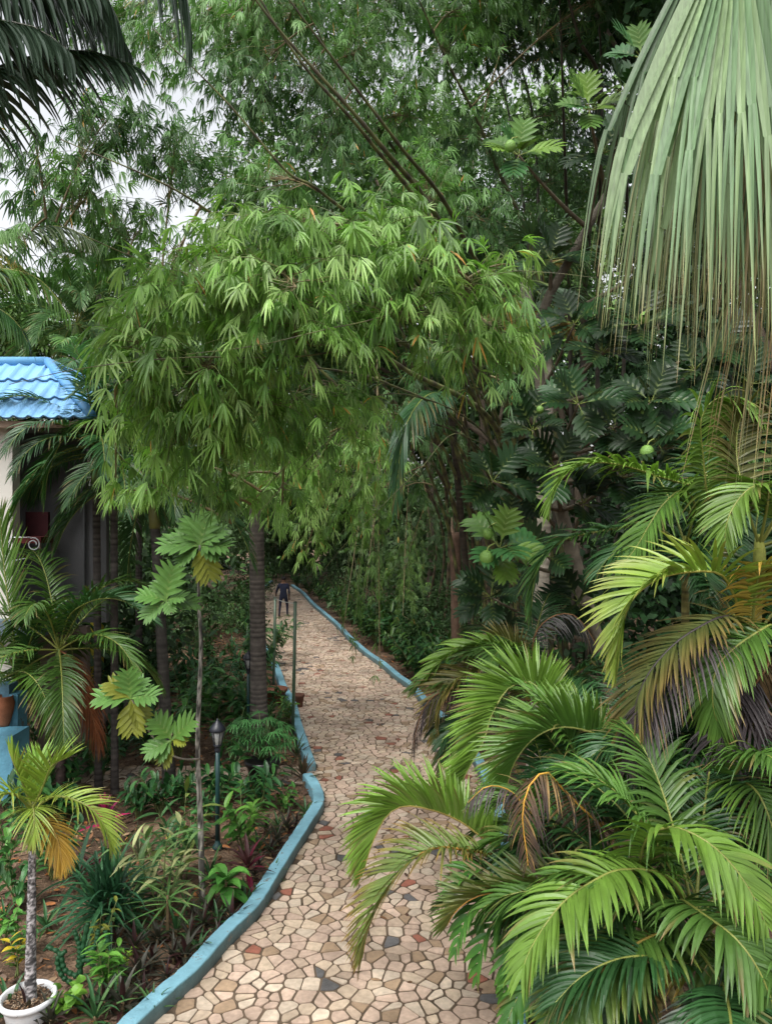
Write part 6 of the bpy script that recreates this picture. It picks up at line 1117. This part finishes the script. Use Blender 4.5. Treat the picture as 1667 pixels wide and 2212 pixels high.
# plants under the right hand palms and beyond the right kerb
pr = stemmy('ground_plant', 'x', (0, 0, 0), 9, .6, .22, .06, DG, C(.04, .13, .035), 63, .5, 9, prof=broad)
spots = [(960, 1480), (1000, 1500), (930, 1460), (1060, 1480), (1120, 1500), (900, 1430), (1180, 1530), (1250, 1560), (1330, 1560), (880, 1410), (1300, 1620), (1400, 1640), (1480, 1700), (1560, 1760), (1640, 1820), (1200, 1680), (1250, 1800), (1330, 1950), (1150, 1750), (1250, 2100), (1180, 1950), (1600, 1560), (1500, 1540), (1420, 1500), (840, 1390), (1560, 1440), (1640, 1480)]
spread(pr, spots, g, auto_labels('dark leafy plant', spots), 'dark leafy plants right of the path', .8, 1.7)
pr = stemmy('ground_plant', 'x', (0, 0, 0), 16, .9, .26, .075, DARK*.9, MID*.8, 64, .6, 11, prof=broad)
spots = [(642, 1268), (668, 1283), (690, 1296), (712, 1312), (735, 1330), (760, 1348), (785, 1370), (812, 1392), (835, 1408), (858, 1428), (880, 1448), (905, 1466), (700, 1285), (745, 1312), (800, 1355), (850, 1390), (900, 1420), (950, 1450), (545, 1300), (530, 1330), (548, 1350), (535, 1375), (550, 1400), (575, 1440), (500, 1310), (470, 1340), (515, 1350), (440, 1370), (400, 1350), (560, 1275), (360, 1370), (320, 1390)]
ORD = 'first second third fourth fifth sixth seventh eighth ninth tenth eleventh twelfth thirteenth fourteenth fifteenth sixteenth seventeenth eighteenth nineteenth twentieth'.split()
rk = sorted([i for i, q in enumerate(spots) if q[0] > 600 or q[1] < 1280 and q[0] > 600], key=lambda i: -G(*spots[i])[1]); lk = sorted([i for i in range(len(spots)) if i not in rk], key=lambda i: -G(*spots[i])[1]); tl = [''] * len(spots)
for n_, i in enumerate(rk): tl[i] = 'tall leafy plant outside the right kerb, %s counting from the far bend' % ORD[n_]
for n_, i in enumerate(lk): tl[i] = 'tall leafy plant in the far left bed, %s counting from the far bend' % ORD[n_]
spread(pr, spots, g, tl, 'tall leafy plants edging the far path', .9, 1.7)
# leaf litter on the soil
gl = np.random.default_rng(99); mb = MB(); n = 16000
Yl = gl.uniform(5.5, 30, n)**1.0; sidep = gl.random(n) < .75; xl = np.interp(Yl, [p[1] for p in LEFT+LEFT2], [p[0] for p in LEFT+LEFT2]); xr_ = np.interp(Yl, [p[1] for p in RIGHT], [p[0] for p in RIGHT])
X = np.where(sidep, xl-.25-gl.random(n)**1.2*6, xr_+.25+gl.random(n)**1.5*4)
pal = np.array([C(.20, .10, .05), C(.12, .07, .04), C(.30, .20, .12), C(.09, .05, .035), C(.35, .14, .05), C(.16, .11, .08)])[gl.integers(0, 6, n)]
D = gl.normal(0, 1, (n, 3))*A(1, 1, .12); strips(mb, np.c_[X, Yl, gl.uniform(.0, .03, n)], D, gl.normal(0, .3, (n, 3))+A(0, 0, 1), gl.uniform(.04, .16, n), np.where(gl.random(n) < .5, .012, .045), .1, 3, [.3, 1, .8, .1], pal, pal*.8, .2, two=True)
tag(mb.build('leaf_litter', M['litter']), 'dry brown leaves and straw scattered on the soil', kind='stuff')
mb = MB(); n = 220; Yp = gl.uniform(7, 34, n); xl = np.interp(Yp, [p[1] for p in LEFT+LEFT2], [p[0] for p in LEFT+LEFT2]); xr_ = np.interp(Yp, [p[1] for p in RIGHT], [p[0] for p in RIGHT])
X = xr_-.05-gl.random(n)**2*1.5; pal = pal[:n]; strips(mb, np.c_[X, Yp, np.full(n, .022)], gl.normal(0, 1, (n, 3))*A(1, 1, .05), gl.normal(0, .2, (n, 3))+A(0, 0, 1), gl.uniform(.05, .12, n), .04, .05, 3, [.3, 1, .8, .1], pal, pal*.8, .2, two=True)
tag(mb.build('fallen_leaves', M['litter']), 'fallen leaves scattered on the stone path', kind='stuff')
